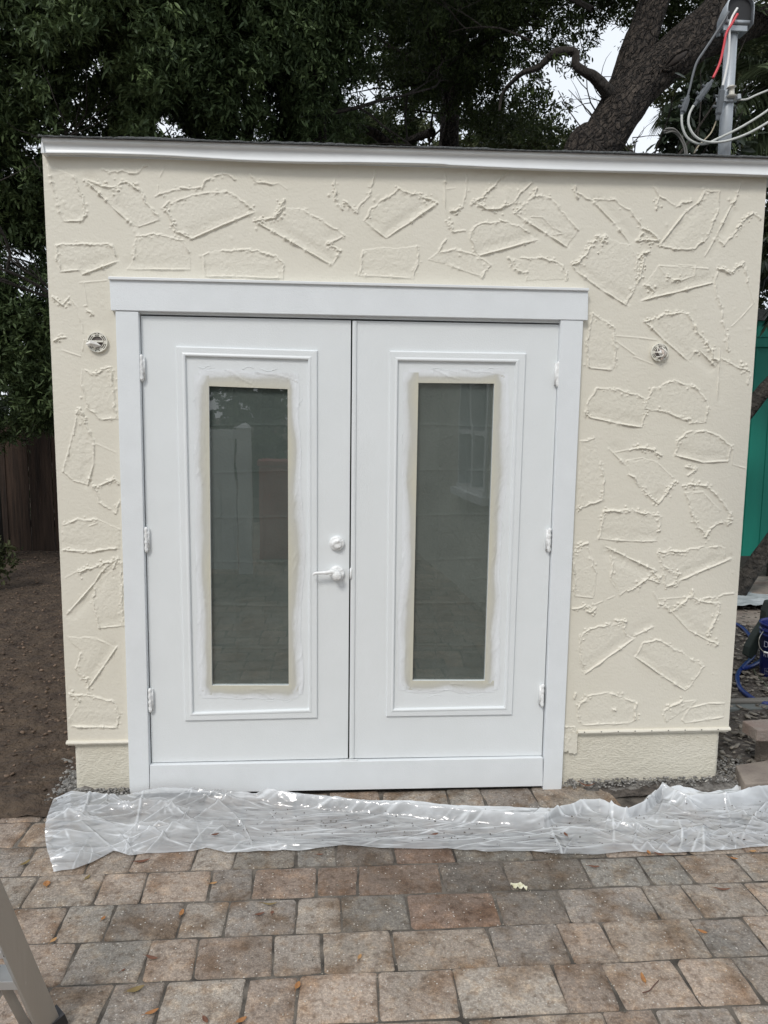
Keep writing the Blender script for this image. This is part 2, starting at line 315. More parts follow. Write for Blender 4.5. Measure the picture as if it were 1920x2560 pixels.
# --- stucco relief: trowel patches (segments: s sharp ridge, S strong, r ragged, R strong ragged, w faint, - none)
PATCH = '''
1c 205,195s 240,340s 272,438s 358,437r 368,405r 350,320r 322,240-
1c 365,255S 480,370S 575,458- 600,462w 690,430r 650,380r 600,300R 550,265R 500,295R 430,285R
1c 710,375R 750,450R 775,490R 830,515S 1100,398r 1050,350r 980,310r 860,320r 735,358r
1c 1095,435S 1435,628s 1475,560R 1410,540s 1490,500r 1400,440r 1290,385- 1230,380R 1185,420R
1 1230,345R 1215,390R 1185,420
1 720,185w 690,250w 672,330r 780,300r 870,295r 900,260r 960,230r 1020,255
1 440,210r 500,225r 590,230r 635,195
1 1085,235r 1100,270r 1200,275w 1240,300
1 1465,195w 1445,270R 1450,340R 1475,390
1 1490,345R 1540,405- 1540,390r 1600,320r 1625,220
1c 245,540r 360,535r 490,540r 500,585- 510,612S 355,668- 340,650s 265,655r 250,600r
1c 590,500r 700,495r 790,520r 820,570- 822,647s 550,645- 582,600r
1c 880,585r 900,572- 960,565r 1080,565r 1190,585r 1225,620r 1222,685s 885,675r
1c 1565,560r 1560,625r 1552,672s 1784,685r 1809,610r 1804,545-
1c 1575,440r 1600,390r 1719,300r 1809,325R 1889,360S 1669,512s 1600,460w
1 235,760R 270,800R 300,765w 330,810w 350,880w 355,920
1 360,700w 375,800r 365,805- 375,820R 400,845
1 345,700w 460,690
1 235,950R 285,938
1 270,990w 350,1018w 362,950
1c 360,1080r 400,1100R 440,1080r 480,1070r 490,1150r 500,1290s 430,1295r 380,1240r 355,1150w
2 265,225s 262,300s 265,390s 275,430R 300,480r 350,480
2 360,240r 345,350r 340,375R 290,400
2 265,300s 305,295
2c 535,225S 480,275R 430,330R 380,355R 430,385R 500,390R 570,345r 600,310s 645,262-
2c 375,480r 420,450r 500,440r 580,455r 625,490- 662,518S 410,587r 385,540r
2c 565,405s 595,425S 720,505S 790,550- 840,475r 780,410r 720,340r 650,325r 600,370R
2 655,295R 645,335
2 640,415w 690,420w 740,470s 775,490s 720,500
2c 195,605w 240,570r 310,560r 380,575r 460,630r 420,680w 350,655s 270,622-
2 262,515r 240,570
2c 540,595R 580,660R 620,655w 615,690- 795,690r 770,630r 680,590r 590,600-
2 790,240w 820,310r 900,350S 1000,455S 1060,530
2 820,290R 835,340- 910,340r 1000,350r 1060,390r 1100,440R 1150,490R 1185,520R 1090,520R 1120,490
2 1165,280r 1190,330R 1170,385- 1190,330r 1260,375r 1330,350
2c 1385,300R 1350,360S 1300,400S 1190,540r 1250,560r 1340,560r 1400,500r 1440,400r 1450,310r
2 1545,260s 1530,310R 1500,370S 1440,490s 1385,590
2 1440,490r 1465,545r 1530,470R 1590,400r 1625,430
2c 815,630S 830,655S 940,735S 1045,800r 1085,720r 1095,600w 1060,540- 960,510R 910,520R 890,545R 860,590R
2 915,500R 960,500R 925,580
2c 1125,710R 1165,745- 1115,780S 1280,740S 1420,705- 1400,640w 1190,630-
2 1190,630w 1220,680R 1280,700w 1340,675s 1345,630w 1270,625
2 1145,565R 1100,600s 1098,710R 1130,600
2 1440,660r 1430,720r 1450,800r 1480,930r 1490,1000
2 1440,640R 1500,660R 1555,615r 1570,700w 1600,790w 1500,890
2c 900,835r 885,900r 875,1000r 885,1070s 985,1080- 1000,1070r 1000,960r 990,890r 930,860r
2c 1125,870S 1200,945S 1310,1040w 1340,1000R 1365,1000S 1430,1065- 1440,1050R 1390,960R 1340,890r 1310,840r 1240,835R 1180,850R
2 1450,990s 1445,1100s 1440,1210
2 1460,1030r 1530,1070R 1575,1090r 1570,1140
2 1000,960w 1080,1020w 1160,1055
2 1000,930w 1180,945
4c 880,10r 870,50R 885,75S 1000,100S 1115,118r 1125,60r 1130,0r 1100,-20r 1000,-45r 920,-50r
4c 1125,35r 1200,50r 1300,85R 1350,100s 1390,95r 1400,30w 1390,0r 1340,-60r 1250,-80r 1160,-50r 1145,-10r
4c 1310,140r 1265,180r 1258,240S 1380,270S 1480,265r 1500,200r 1450,160r 1380,130r
4 1510,195w 1505,280w 1560,292
4 970,210s 1040,280w 1050,300
4 1000,225w 1060,215R 1130,210R 1200,240
4c 1050,265w 1060,320r 1120,390R 1185,450S 1215,410R 1240,380R 1260,350w 1180,270w 1120,255w
4 1310,290R 1345,305R 1310,320
4 1290,370R 1390,365r 1440,420r 1500,500R 1480,540
4c 1300,400r 1330,500r 1385,590R 1410,560r 1450,530- 1450,480w 1380,395w
4 1450,530R 1500,535
4c 950,480R 1060,475R 1190,500r 1190,560R 1180,570- 1180,610s 1060,610s 930,600r 945,520R
4c 850,180r 910,165- 930,270r 950,330r 945,430r 850,465R 835,460-
4c 820,650R 880,620w 890,670r 915,750w 900,855w 825,850r 815,750R
4 815,900R 870,890R 910,920R 880,905
4c 960,635S 1050,680S 1180,740- 1140,770R 1100,800R 1050,820w 1020,845w 980,770r 990,700r 975,640-
4 910,890w 1000,850
4c 1185,660R 1300,650r 1440,630r 1475,640s 1470,690- 1500,685S 1275,780- 1205,720r
4c 1205,715R 1270,750R 1265,795R 1215,800r
4 1140,770R 1190,790R 1160,740
4 1165,830w 1190,880R 1240,910S 1310,990S 1400,1040R 1440,1060
4c 1400,1020R 1445,920r 1450,880r 1380,870R 1320,850R 1250,910- 1310,990-
4 1190,860w 1300,850
4 1330,820R 1330,850- 1380,860r 1510,835
4c 850,1020R 900,990r 960,970r 1040,960r 1045,1010w 1080,1030S 870,1180r 850,1100r
4 1080,1020s 1165,980
4 1000,955R 1045,960
4c 1085,1110S 1200,1190S 1300,1255- 1310,1250r 1380,1155r 1290,1090r 1180,1035r 1120,1050r
4c 850,1405s 835,1330R 880,1275r 980,1265r 1090,1310R 1085,1380s 1060,1395s
4 990,1335R 1002,1338
4c 1215,1390r 1210,1340R 1290,1300w 1345,1300w 1320,1330-
4c 1285,1380w 1320,1330s 1400,1310s 1470,1310- 1465,1370s 1300,1395s
4 820,1270R 822,1290
4 780,1410r 825,1415r 830,1440
3c 270,310w 320,350w 380,370S 405,280s 405,180s 370,100R 350,40R 330,60r 315,150r
3 400,370R 500,345R 515,360
3 410,375r 430,440r 500,490r 520,430
3c 275,540r 340,515r 420,520w 520,560- 520,640- 380,655s 270,650-
3 270,590w 420,530
3 500,640r 380,655r 275,650
3 510,680R 440,740S 410,790S 290,925
3 280,765w 340,740R 430,720R 510,680R 495,730
3c 405,800r 410,900r 430,985s 530,975r 530,850r 525,700-
3c 290,1020w 420,1030w 470,1055- 505,1065S 450,1150S 385,1240R 375,1200R 360,1200r 330,1160r 350,1090-
3 385,1240R 375,1265
3c 300,1270R 345,1300w 300,1380w 310,1410S 510,1415r 510,1350r 490,1300r 390,1280r
3 420,190w 500,225
'''
def stucco_front():
    dx = .0025; xs = np.arange(XL, XR+dx/2, dx); zs = np.arange(ZF, ZT, dx)
    X, Z = np.meshgrid(xs, zs, indexing='ij'); H = np.zeros_like(X); rng = np.random.default_rng(5)
    conv = {'1': Z1, '2': Z2, '3': Z3, '4': Z4}
    wobx = (fbm(X*16, Z*16, 41)-.5)*.014+(fbm(X*60, Z*60, 43)-.5)*.008
    wobz = (fbm(X*16, Z*16, 42)-.5)*.014+(fbm(X*60, Z*60, 44)-.5)*.008
    def splat(x, z, r, h, aniso=None):
        k = int(3*r/dx)+1; i = int(round((x-XL)/dx)); j = int(round((z-ZF)/dx))
        i0, i1, j0, j1 = max(0, i-k), min(len(xs), i+k+1), max(0, j-k), min(len(zs), j+k+1)
        if i0 >= i1 or j0 >= j1: return
        g = h*np.exp(-((X[i0:i1, j0:j1]-x)**2+(Z[i0:i1, j0:j1]-z)**2)/(2*r*r))
        if h > 0: H2[i0:i1, j0:j1] = np.maximum(H2[i0:i1, j0:j1], g)
        else: H3[i0:i1, j0:j1] = np.minimum(H3[i0:i1, j0:j1], g)
    H2 = np.zeros_like(X); H3 = np.zeros_like(X); rough = np.zeros_like(X)
    for ln in PATCH.strip().splitlines():
        head, *pts = ln.split(); c = conv[head[0]]; closed = head.endswith('c'); P = []; T = []
        for p in pts:
            t = p[-1] if not p[-1].isdigit() else '-'
            a, b = p.rstrip('sSrRw-').split(',') if not p[-1].isdigit() else p.split(',')
            P.append(xz(*c(float(a), float(b)))); T.append(t)
        P = np.array(P); n = len(P)
        if closed:
            xx, zz = X+wobx, Z+wobz; ins = np.zeros(X.shape, bool)
            bb = (xx > P[:, 0].min()) & (xx < P[:, 0].max()) & (zz > P[:, 1].min()) & (zz < P[:, 1].max()); q = np.where(bb)
            px, pz = xx[q], zz[q]; acc = np.zeros(px.shape, bool)
            for i in range(n):
                a, b = P[i], P[(i+1) % n]
                if a[1] == b[1]: continue
                acc ^= ((a[1] > pz) != (b[1] > pz)) & (px < (b[0]-a[0])*(pz-a[1])/(b[1]-a[1])+a[0])
            ins[q] = acc; rough[ins] = 1; H[ins] += .0018
            cen = P.mean(0)
        else: cen = None
        for i in range(n if closed else n-1):
            a, b, t = P[i], P[(i+1) % n], T[i]
            if t == '-': continue
            ln_ = np.linalg.norm(b-a); d = (b-a)/(ln_+1e-9); nr = np.array([-d[1], d[0]])
            inn = nr if cen is None or (cen-a)@nr > 0 else -nr
            sh = rng.uniform(0, 100); s = 0; endf = 1
            if t in 'sS':
                for s2 in np.arange(.02, ln_-.01, .006): q = a+d*s2+inn*.024; splat(q[0], q[1], .016, -(.0030 if t == 'S' else .0018)*(.5+vn(s2*9, sh+3)))
            while s < ln_:
                e = min(1, s/.03, (ln_-s)/.03) if t in 'sS' else 1
                if t in 'sS':
                    h = (.0082 if t == 'S' else .0052)*(.55+.9*vn(s*25, sh))*(.35+.65*e); off = (vn(s*14, sh, 2)-.5)*.003
                    p = a+d*s+nr*off; splat(p[0], p[1], .0021, h)
                    q = a+d*s+inn*.012; splat(q[0], q[1], .009, -.0026 if t == 'S' else -.0012)
                    if rng.random() < .015: splat(p[0], p[1], .005, h*1.3)
                elif t == 'w':
                    off = (vn(s*10, sh, 2)-.5)*.012; p = a+d*s+nr*off
                    if vn(s*18, sh, 8) > .2: splat(p[0], p[1], .0020, .0024*(.5+vn(s*40, sh)))
                else:
                    amp = .016 if t == 'R' else .011
                    off = (vn(s*32, sh, 2)-.5)*amp+(vn(s*110, sh, 3)-.5)*.006
                    p = a+d*s+nr*off; m_ = vn(s*45, sh, 5)
                    if m_ > .2: splat(p[0], p[1], .0019+.0012*m_, (.0084 if t == 'R' else .0054)*(.3+1.1*m_))
                    if rng.random() < (.24 if t == 'R' else .07):
                        o2 = rng.normal(0, .010 if t == 'R' else .007); p2 = p+nr*o2
                        splat(p2[0], p2[1], rng.uniform(.0018, .0042), rng.uniform(.002, .0075 if t == 'R' else .0045))
                s += .0015
    for k in range(150):
        splat(rng.uniform(XL, XR), rng.uniform(ZF, ZT), rng.uniform(.002, .006), rng.uniform(.0005, .0022))
    H = H+H2*(.65+.7*fbm(X*140, Z*140, 77, 2))+H3
    k5 = np.zeros_like(rough); 
    for a in (-1, 0, 1):
        for b in (-1, 0, 1): k5 += np.roll(np.roll(rough, a, 0), b, 1)/9
    H += k5*(.0019*(fbm(X*90, Z*80, 91, 3)-.5)+.0008*(vn(X*260, Z*260, 92)-.5))
    H += .0012*(fbm(X*5, Z*7, 11)-.5)+.0007*(fbm(X*60, Z*90, 12, 2)-.5)+.004*(fbm(X*1.2, Z*1.2, 13)-.5)
    edge = np.minimum(X-XL, XR-X); H += .0012*np.exp(-edge/.006)*vn(X*3, Z*60, 15)
    V = np.stack([X, -H, Z], -1).reshape(-1, 3)
    # keep: outside the door casing, above the weep screed
    Xc = (X[:-1, :-1]+dx/2); Zc = (Z[:-1, :-1]+dx/2)
    keep = ~((Xc > -.985) & (Xc < .985) & (Zc < 2.30)); keep = keep & ((Zc > ZF+.018) | (Xc < 99))
    npmesh('front_wall', V, gridfaces(len(xs), len(zs), keep), STUCCO, shed)
stucco_front()
# side and back walls, roof body
m = MB(); m.box((XL, .016, ZF), (XL+.03, 3.0, ZT)); m.build('side_wall', STUCCO, shed)
m = MB(); m.box((XR-.03, .016, ZF), (XR, 3.0, ZT)); m.build('side_wall', STUCCO, shed)
m = MB(); m.box((XL+.03, 2.97, ZF), (XR-.03, 3.0, ZT)); m.build('back_wall', STUCCO, shed)
m = MB().box((XL, .001, ZF), (-.99, .016, ZT-.01)).box((.99, .001, ZF), (XR, .016, ZT-.01)).box((-.99, .001, 2.3), (.99, .016, ZT-.01))
m.v = [(x, y+.006, z) for x, y, z in m.v]; m.build('wall_backing', STUCCO, shed)
# foundation
m = MB()
def wavy(x0, x1, z0, z1, y, nx, nz, s, foot=.02):
    X, Z = np.meshgrid(np.linspace(x0, x1, nx), np.linspace(z0, z1, nz), indexing='ij')
    Yv = y-.004*(fbm(X*9, Z*9, s)-.5)-.003*(fbm(X*50, Z*60, s+1)-.5)-foot*np.clip((z0+.05-Z)/.05, 0, 1)**2*fbm(X*12, Z*3, s+2)
    n = np.minimum(np.clip((X-x0)/.02, 0, 1), np.clip((x1-X)/.02, 0, 1)); Yv += .012*(1-n)**2
    return np.stack([X, Yv, Z], -1).reshape(-1, 3), gridfaces(nx, nz)
v, f = wavy(-1.272, -1.0, -.02, ZF-.002, .013, 90, 90, 61); npmesh('foundation', v, f, FOUND, shed)
v, f = wavy(1.0, 1.812, -.02, ZF-.002, .013, 240, 90, 65); npmesh('foundation', v, f, FOUND, shed)
m = MB().box((-1.27, .03, -.05), (-1.0, 2.98, ZF-.003)).box((1.0, .03, -.05), (1.81, 2.98, ZF-.003)).box((-1.0, .6, -.05), (1.0, 2.98, .16)); m.build('foundation_slab', FOUND, shed)
# weep screed: a folded metal strip
def screed(x0, x1, z, nm):
    m = MB(); n = 60; vs = []
    prof = [(.004, .012), (-.010, .009), (-.0135, .003), (-.012, -.002), (.006, -.012), (.012, -.010)]
    for i in range(n+1):
        x = x0+(x1-x0)*i/n; dz = .003*(fbm(np.array(x*7), np.array(1.0), 5)-.5); dy = .003*(vn(x*40, 3.0)-.5)
        for (yy, zz) in prof: vs.append((x, yy+dy, z+zz+dz))
    k = len(prof); fs = [(i*k+j, (i+1)*k+j, (i+1)*k+j+1, i*k+j+1) for i in range(n) for j in range(k-1)]
    fs += [tuple(range(k)), tuple(range(n*k+k-1, n*k-1, -1))]
    m.add(vs, fs); return m.build('weep_screed', STUCCO, shed)
zL = at(*Z3(400, 1480))[2]; screed(-1.301, -1.018, zL, 'l')
zR = at(*Z4(1100, 1430))[2]; screed(1.092, 1.852, zR, 'r')
for i in range(9): x = 1.12+i*.083; MB().tube([(x, -.0145, zR+.0055), (x+.004, -.0138, zR+.0065)], .0022, 6).build('weep_hole', BLACK, shed)
# stucco flap below the screed line by the casing
P = [Z4(775, 1405), Z4(830, 1420), Z4(829, 1500), Z4(826, 1574), Z4(805, 1592), Z4(785, 1590), Z4(770, 1560)]
Xf, Zf = np.meshgrid(np.linspace(1.012, 1.092, 60), np.linspace(.165, .275, 80), indexing='ij')
lo = .172+.02*fbm(Xf[:, :1]*60, Zf[:, :1]*0, 4)-.012*(Xf[:, :1] > 1.05)
Zf = lo+(Zf-.165)*(.275-lo)/(.11)
Hf = .008+.006*np.clip(fbm(Xf*50, Zf*40, 8)-.5, 0, 1)*(Xf < 1.06)*2.4+.002*fbm(Xf*150, Zf*150, 9)
npmesh('stucco_flap', np.stack([Xf, -Hf+.006, Zf], -1).reshape(-1, 3), gridfaces(60, 80), STUCCO, shed)
mb = MB().box((1.012, .004, .185), (1.0915, .02, .274)); mb.build('stucco_flap', STUCCO, shed)

# fascia + drip edge + roof
def fascia():
    n = 160; V = []; xs = np.linspace(-1.276, 1.99, n)
    for i, x in enumerate(xs):
        t = (x+1.305)/3.295
        zt = 2.889+.019*t; zb = zt-(.053+.009*t)
        wv = .006*(fbm(np.array(x*2.3), np.array(.5), 3)-.5)+.004*math.sin(x*5.1)*(1 if x < .4 else .3)
        flare = .001+.003*(1+math.sin(x*3.7+1))
        V += [(x, -.052, zt+.006), (x, -.054, zt-.010), (x, -.041, zt-.014), (x, -.040, zb+.006+wv), (x, -.0425-flare, zb+wv), (x, -.010, zb+.002+wv), (x, -.006, zb+.012)]
    k = 7; F = [(i*k+j, i*k+j+1, (i+1)*k+j+1, (i+1)*k+j) for i in range(n-1) for j in range(k-1)]
    npmesh('fascia', V, F, METALW, shed, smooth=False)
    mb = MB().prism([(-1.279, 2.893), (-1.2765, 2.893), (-1.270, 2.835), (-1.284, 2.835)], -.050, 3.02)
    mb.build('fascia', METALW, shed)
    mb = MB().prism([(-1.270, 2.838), (1.985, 2.85), (1.985, 2.899), (-1.270, 2.885)], -.005, .03); mb.build('fascia_board', WHITE2, shed)
    # shingle course with a ragged edge
    n = 700; xs = np.linspace(-1.288, 2.0, n); V = []
    for x in xs:
        t = (x+1.305)/3.295; zt = 2.896+.019*t
        w1 = .0035*(vn(x*90, 1.0)-.5)+.004*(fbm(np.array(x*3), np.array(9.), 5)-.5)
        st = .003 if int((x+5)/.31) % 2 else 0
        V += [(x, -.066-w1, zt-.003), (x, -.068-w1, zt+.002), (x, -.058, zt+.006+w1+st), (x, .6, zt+.008+st), (x, 3.1, zt+.01)]
    k = 5; F = [(i*k+j, i*k+j+1, (i+1)*k+j+1, (i+1)*k+j) for i in range(n-1) for j in range(k-1)]
    npmesh('roof_shingles', V, F, SHINGLE, shed, smooth=False)
    mb = MB().prism([(-1.27, 2.865), (1.98, 2.875), (1.98, 2.905), (-1.27, 2.888)], .035, 3.08); mb.build('roof_deck', WHITE2, shed)
fascia()

# door casing, header, sill
Q = [xz(273.1, 697, -.03), xz(1471, 725.3, -.03), xz(1469.8, 800.6, -.03), xz(276.6, 775.7, -.03)]
MB().prism(Q, -.030, .012).build('door_header', WHITE2, shed, bevel=.0025)
Qc = [xz(270.5, 686+5, -.038), xz(1473, 716+4, -.038), xz(1473, 727, -.038), xz(270.5, 698.5, -.038)]
MB().prism(Qc, -.040, .012).build('header_drip_cap', METALW, shed, bevel=.002)
cl = [xz(288, 777.5, -.028), xz(345.5, 778.8, -.028), xz(373.5, 1985, -.028), xz(324, 1987, -.028)]
MB().prism(cl, -.026, .014).build('door_casing', WHITE2, shed, bevel=.002)
crr = [xz(1402.7, 799.5, -.028), xz(1458.8, 801, -.028), xz(1404.4, 1975, -.028), xz(1358, 1977, -.028)]
MB().prism(crr, -.026, .014).build('door_casing', WHITE2, shed, bevel=.002)
sl = [xz(374, 1914, -.024), xz(1357.5, 1895, -.024), xz(1357.5, 1966, -.024), xz(374, 1985, -.024)]
sillo = MB().prism(sl, -.022, .014).build('door_sill_board', WHITE2, shed, bevel=.002)
# jambs and threshold behind the leaves, black panel painting the shade in the gaps
MB().prism([xz(346, 770, 0), xz(1404, 796, 0), xz(1401, 808.3, 0), xz(350, 785.6, 0)], -.006, .04).build('head_jamb', WHITE2, shed)
MB().box((-1.0, .045, .0), (1.0, .055, 2.25)).build('gap_shade_panel', BLACK, shed)
MB().prism([xz(346, 779, 0), xz(350.2, 779, 0), xz(377.4, 1912, 0), xz(373.5, 1912, 0)], -.012, .04).build('door_stop', WHITE2, shed)
MB().prism([xz(1400.5, 803, 0), xz(1404.5, 803, 0), xz(1359.5, 1895, 0), xz(1356.5, 1895, 0)], -.012, .04).build('door_stop', WHITE2, shed)
MB().prism([xz(376, 1913.5, .0), xz(1356, 1894, .0), xz(1356, 1899, .0), xz(376, 1918.5, .0)], -.014, .045).build('threshold', METALW, shed)
MB().prism([xz(850, 1901.5, -.02), xz(893, 1900.5, -.02), xz(890, 1905, -.02), xz(853, 1905.5, -.02)], -.020, -.008).build('threshold_bolt_plate', METALW, shed)

# glass + sheet behind
def glass_material():
    m = bpy.data.materials.new('window_glass'); m.use_nodes = True; t = m.node_tree; t.nodes.remove(t.nodes['Principled BSDF'])
    out = t.nodes['Material Output']; tr = t.nodes.new('ShaderNodeBsdfTransparent'); tr.inputs[0].default_value = (.90, .93, .92, 1)
    gl = t.nodes.new('ShaderNodeBsdfGlossy'); gl.inputs['Roughness'].default_value = .012
    fr = t.nodes.new('ShaderNodeFresnel'); fr.inputs[0].default_value = 1.9
    nz = t.nodes.new('ShaderNodeTexNoise'); nz.inputs['Scale'].default_value = 2.5; bp = t.nodes.new('ShaderNodeBump'); bp.inputs['Strength'].default_value = .008; bp.inputs['Distance'].default_value = .05
    t.links.new(nz.outputs[0], bp.inputs['Height']); t.links.new(bp.outputs[0], gl.inputs['Normal'])
    ad = t.nodes.new('ShaderNodeMath'); ad.operation = 'ADD'; ad.inputs[1].default_value = .035; t.links.new(fr.outputs[0], ad.inputs[0])
    mx = t.nodes.new('ShaderNodeMixShader'); t.links.new(ad.outputs[0], mx.inputs[0]); t.links.new(tr.outputs[0], mx.inputs[1]); t.links.new(gl.outputs[0], mx.inputs[2])
    t.links.new(mx.outputs[0], out.inputs[0]); return m
GLASS = glass_material()
SHEETB = mat('grey_backing_paper', (.122, .140, .130), .8, var=(.094, .110, .102), vscale=5, bump=.4, bscale=90, bdist=.004)
def tape_material():
    m = mat('masking_tape', (.42, .40, .33), .5, bump=.35, bscale=45, bdist=.006, stretch=(2, 1, 1)); t = m.node_tree; b = t.nodes['Principled BSDF']
    a = t.nodes.new('ShaderNodeAttribute'); a.attribute_name = 'fade'
    tc = t.nodes.new('ShaderNodeTexCoord'); n = t.nodes.new('ShaderNodeTexNoise'); n.inputs['Scale'].default_value = 5; n.inputs['Detail'].default_value = 7
    t.links.new(tc.outputs['Object'], n.inputs[0])
    s = t.nodes.new('ShaderNodeMath'); s.operation = 'MULTIPLY_ADD'; s.inputs[1].default_value = .45; t.links.new(n.outputs['Fac'], s.inputs[0]); t.links.new(a.outputs['Fac'], s.inputs[2])
    r = t.nodes.new('ShaderNodeValToRGB'); e = r.color_ramp.elements; e[0].position = .24; e[0].color = (.60, .58, .48, 1); e[1].position = 1.0; e[1].color = (.79, .815, .84, 1)
    q = e.new(.64); q.color = (.55, .545, .50, 1); q2 = e.new(.78); q2.color = (.69, .705, .71, 1)
    t.links.new(s.outputs[0], r.inputs[0]); t.links.new(r.outputs[0], b.inputs['Base Color']); return m
TAPE = tape_material()

def inset(P, d):
    P = [np.array(p, float) for p in P]; n = len(P); out = []; c = sum(P)/n
    L_ = []
    for i in range(n):
        a, b = P[i], P[(i+1) % n]; t = (b-a)/np.linalg.norm(b-a); nr = np.array([-t[1], t[0]])
        if (c-a)@nr < 0: nr = -nr
        L_.append((a+nr*d, t))
    for i in range(n):
        (a, t), (b, s) = L_[i-1], L_[i]; M = np.array([[t[0], -s[0]], [t[1], -s[1]]]); k = np.linalg.solve(M, b-a); out.append(a+t*k[0])
    return out
def moulding(P, prof, name, m, parent):
    mb = MB(); rings = [[(q[0], y, q[1]) for q in inset(P, d)] for d, y in prof]; vs = [p for r in rings for p in r]; n = 4
    fs = [(k*n+i, k*n+(i+1) % n, (k+1)*n+(i+1) % n, (k+1)*n+i) for k in range(len(rings)-1) for i in range(n)]
    mb.add(vs, fs); return mb.build(name, m, parent)
def ringprism(O, I, y0, y1, name, m, parent):
    mb = MB(); n = 4; vs = [(p[0], y0, p[1]) for p in O]+[(p[0], y0, p[1]) for p in I]+[(p[0], y1, p[1]) for p in O]+[(p[0], y1, p[1]) for p in I]
    fs = []
    for i in range(n):
        j = (i+1) % n; fs += [(i, j, n+j, n+i), (2*n+i, 3*n+i, 3*n+j, 2*n+j), (i, 2*n+i, 2*n+j, j), (n+i, n+j, 3*n+j, 3*n+i)]
    mb.add(vs, fs); return mb.build(name, m, parent, bevel=.0015)
def leaf(outer, Mo, Mi, G, label, outerw):
    d = ringprism(outer, G, -.001, .035, 'door_leaf', WHITE, shed)
    if label: d['label'] = label
    Po = [xz(*DD(*p)) for p in Mo]; Pi = [xz(*DD(*p)) for p in Mi]
    # moulding interpolates from the outer to the inner outline
    prof = [(0, -.001), (.02, -.008), (.10, -.0115), (.62, -.012), (.80, -.015), (.93, -.014), (1.0, -.004), (1.0, -.0005)]
    mb = MB(); rings = []
    for t, y in prof: rings.append([(Po[i][0]*(1-t)+Pi[i][0]*t, y, Po[i][1]*(1-t)+Pi[i][1]*t) for i in range(4)])
    vs = [p for r in rings for p in r]; fs = [(k*4+i, k*4+(i+1) % 4, (k+1)*4+(i+1) % 4, (k+1)*4+i) for k in range(len(rings)-1) for i in range(4)]
    mb.add(vs, fs); mb.build('glazing_frame', WHITE, d, bevel=.001)
    mb = MB(); big = inset(G, -.012)
    mb.add([(p[0], .004, p[1]) for p in big], [(0, 1, 2, 3)]); mb.build('glass_pane', GLASS, d)
    # creased sheet behind the glass
    x0, x1 = min(p[0] for p in G)-.02, max(p[0] for p in G)+.02; z0, z1 = min(p[1] for p in G)-.02, max(p[1] for p in G)+.02
    X, Z = np.meshgrid(np.linspace(x0, x1, 120), np.linspace(z0, z1, 420), indexing='ij')
    H = .004*fbm(X*6, Z*5, 31)
    for k in range(7): zc = z0+.19+k*.205; H += .0022*np.exp(-abs(Z-zc-.004*np.sin(X*9+k))/.004)
    for k in range(2): xc = x0+.13+k*.13; H += .0015*np.exp(-abs(X-xc)/.004)
    for k in range(14):
        a = random.uniform(0, 3.14); cx, cz = random.uniform(x0, x1), random.uniform(z0, z1); dd = (X-cx)*math.cos(a)+(Z-cz)*math.sin(a)
        e = (X-cx)*-math.sin(a)+(Z-cz)*math.cos(a); H += .0012*np.exp(-abs(dd)/.003)*np.exp(-(e/.06)**2)
    npmesh('backing_sheet', np.stack([X, .022-H, Z], -1).reshape(-1, 3), gridfaces(120, 420), SHEETB, d)
    # masking tape: four strips that run past the corners
    Gp = [np.array(p) for p in G]; wobs = outerw
    for i in range(4):
        a, b = Gp[i], Gp[(i+1) % 4]; t = (b-a)/np.linalg.norm(b-a); nr = np.array([-t[1], t[0]]); cen = sum(Gp)/4
        if (cen-a)@nr > 0: nr = -nr
        ext = .045; n, k = 160, 14; V = []; FA = []; Wd = wobs[i]; Lh = np.linalg.norm(b-a)+2*ext; wn = random.uniform(0, 9)
        for ii in range(n+1):
            s = ii/n; p = a-t*ext+t*Lh*s
            wd = Wd*(1+.35*(fbm(np.array(s*4.), np.array(i*3.+a[0]*7), 50+i)-.5)*2)
            for kk in range(k+1):
                q = kk/k; pp = p+nr*(q*wd-(.0 if 1 else 0)); hh = .0009+.0002*i+.0022*max(0, float(ridged(s*Lh*9+q*1.5, q*2.1+i*5, 61))-.90)*10*(q > .25)
                V.append((pp[0], -.001-hh, pp[1])); end = min(s*Lh, (1-s)*Lh)/ext
                FA.append(min(1.0, max(0, q*.78+max(0, 1-end)*.22+.05*(i % 2)+.30*(float(vn(s*Lh*5+wn, q*.8, 33))-.5))))
        npmesh('masking_tape', V, gridfaces(n+1, k+1), TAPE, d, attr={'fade': FA})
    # ridges of wet paint and wrinkled film in the field between tape and frame
    mb = MB()
    for k in range(22):
        i = random.randrange(4); a, b = np.array(Pi[i]), np.array(Pi[(i+1) % 4]); s = random.uniform(.03, .95); c = np.array(Gp[i])*(1-s)+Gp[(i+1) % 4]*s
        e = a*(1-s)+b*s; m0 = e*.72+c*.28+(c-e)*random.uniform(0, .3); t = (b-a)/np.linalg.norm(b-a); Ln = random.uniform(.02, .13)
        pts = []
        for q in range(9):
            u_ = q/8-.5; w_ = m0+t*u_*Ln+np.array([-t[1], t[0]])*.006*math.sin(u_*6+k)
            pts.append((w_[0], -.0012, w_[1]))
        MB().tube(pts, [.0002]+[random.uniform(.0008, .0016)]*7+[.0002], 6, flat=.9).build('paint_ridge', WHITE, d, smooth=True)
    return d
zz = lambda a, b: xz(460+a/1.975, 880+b/1.975)
GLq = [zz(123, 168), zz(512, 183), zz(517, 1645), zz(138, 1645)]
GRq = [zz(1157, 152), zz(1532, 156), zz(1484, 1622), zz(1128, 1622)]
ldoor = leaf([xz(351.8, 789.5), xz(877.6, 801), xz(869.8, 1896), xz(379.5, 1906.5)], [(380, 748), (686, 757), (686, 1550), (400, 1556)], [(402, 770), (665, 778), (667, 1530), (418, 1538)], GLq,
     'left door leaf carrying the lever handle and deadbolt', [.074, .062, .062, .068])
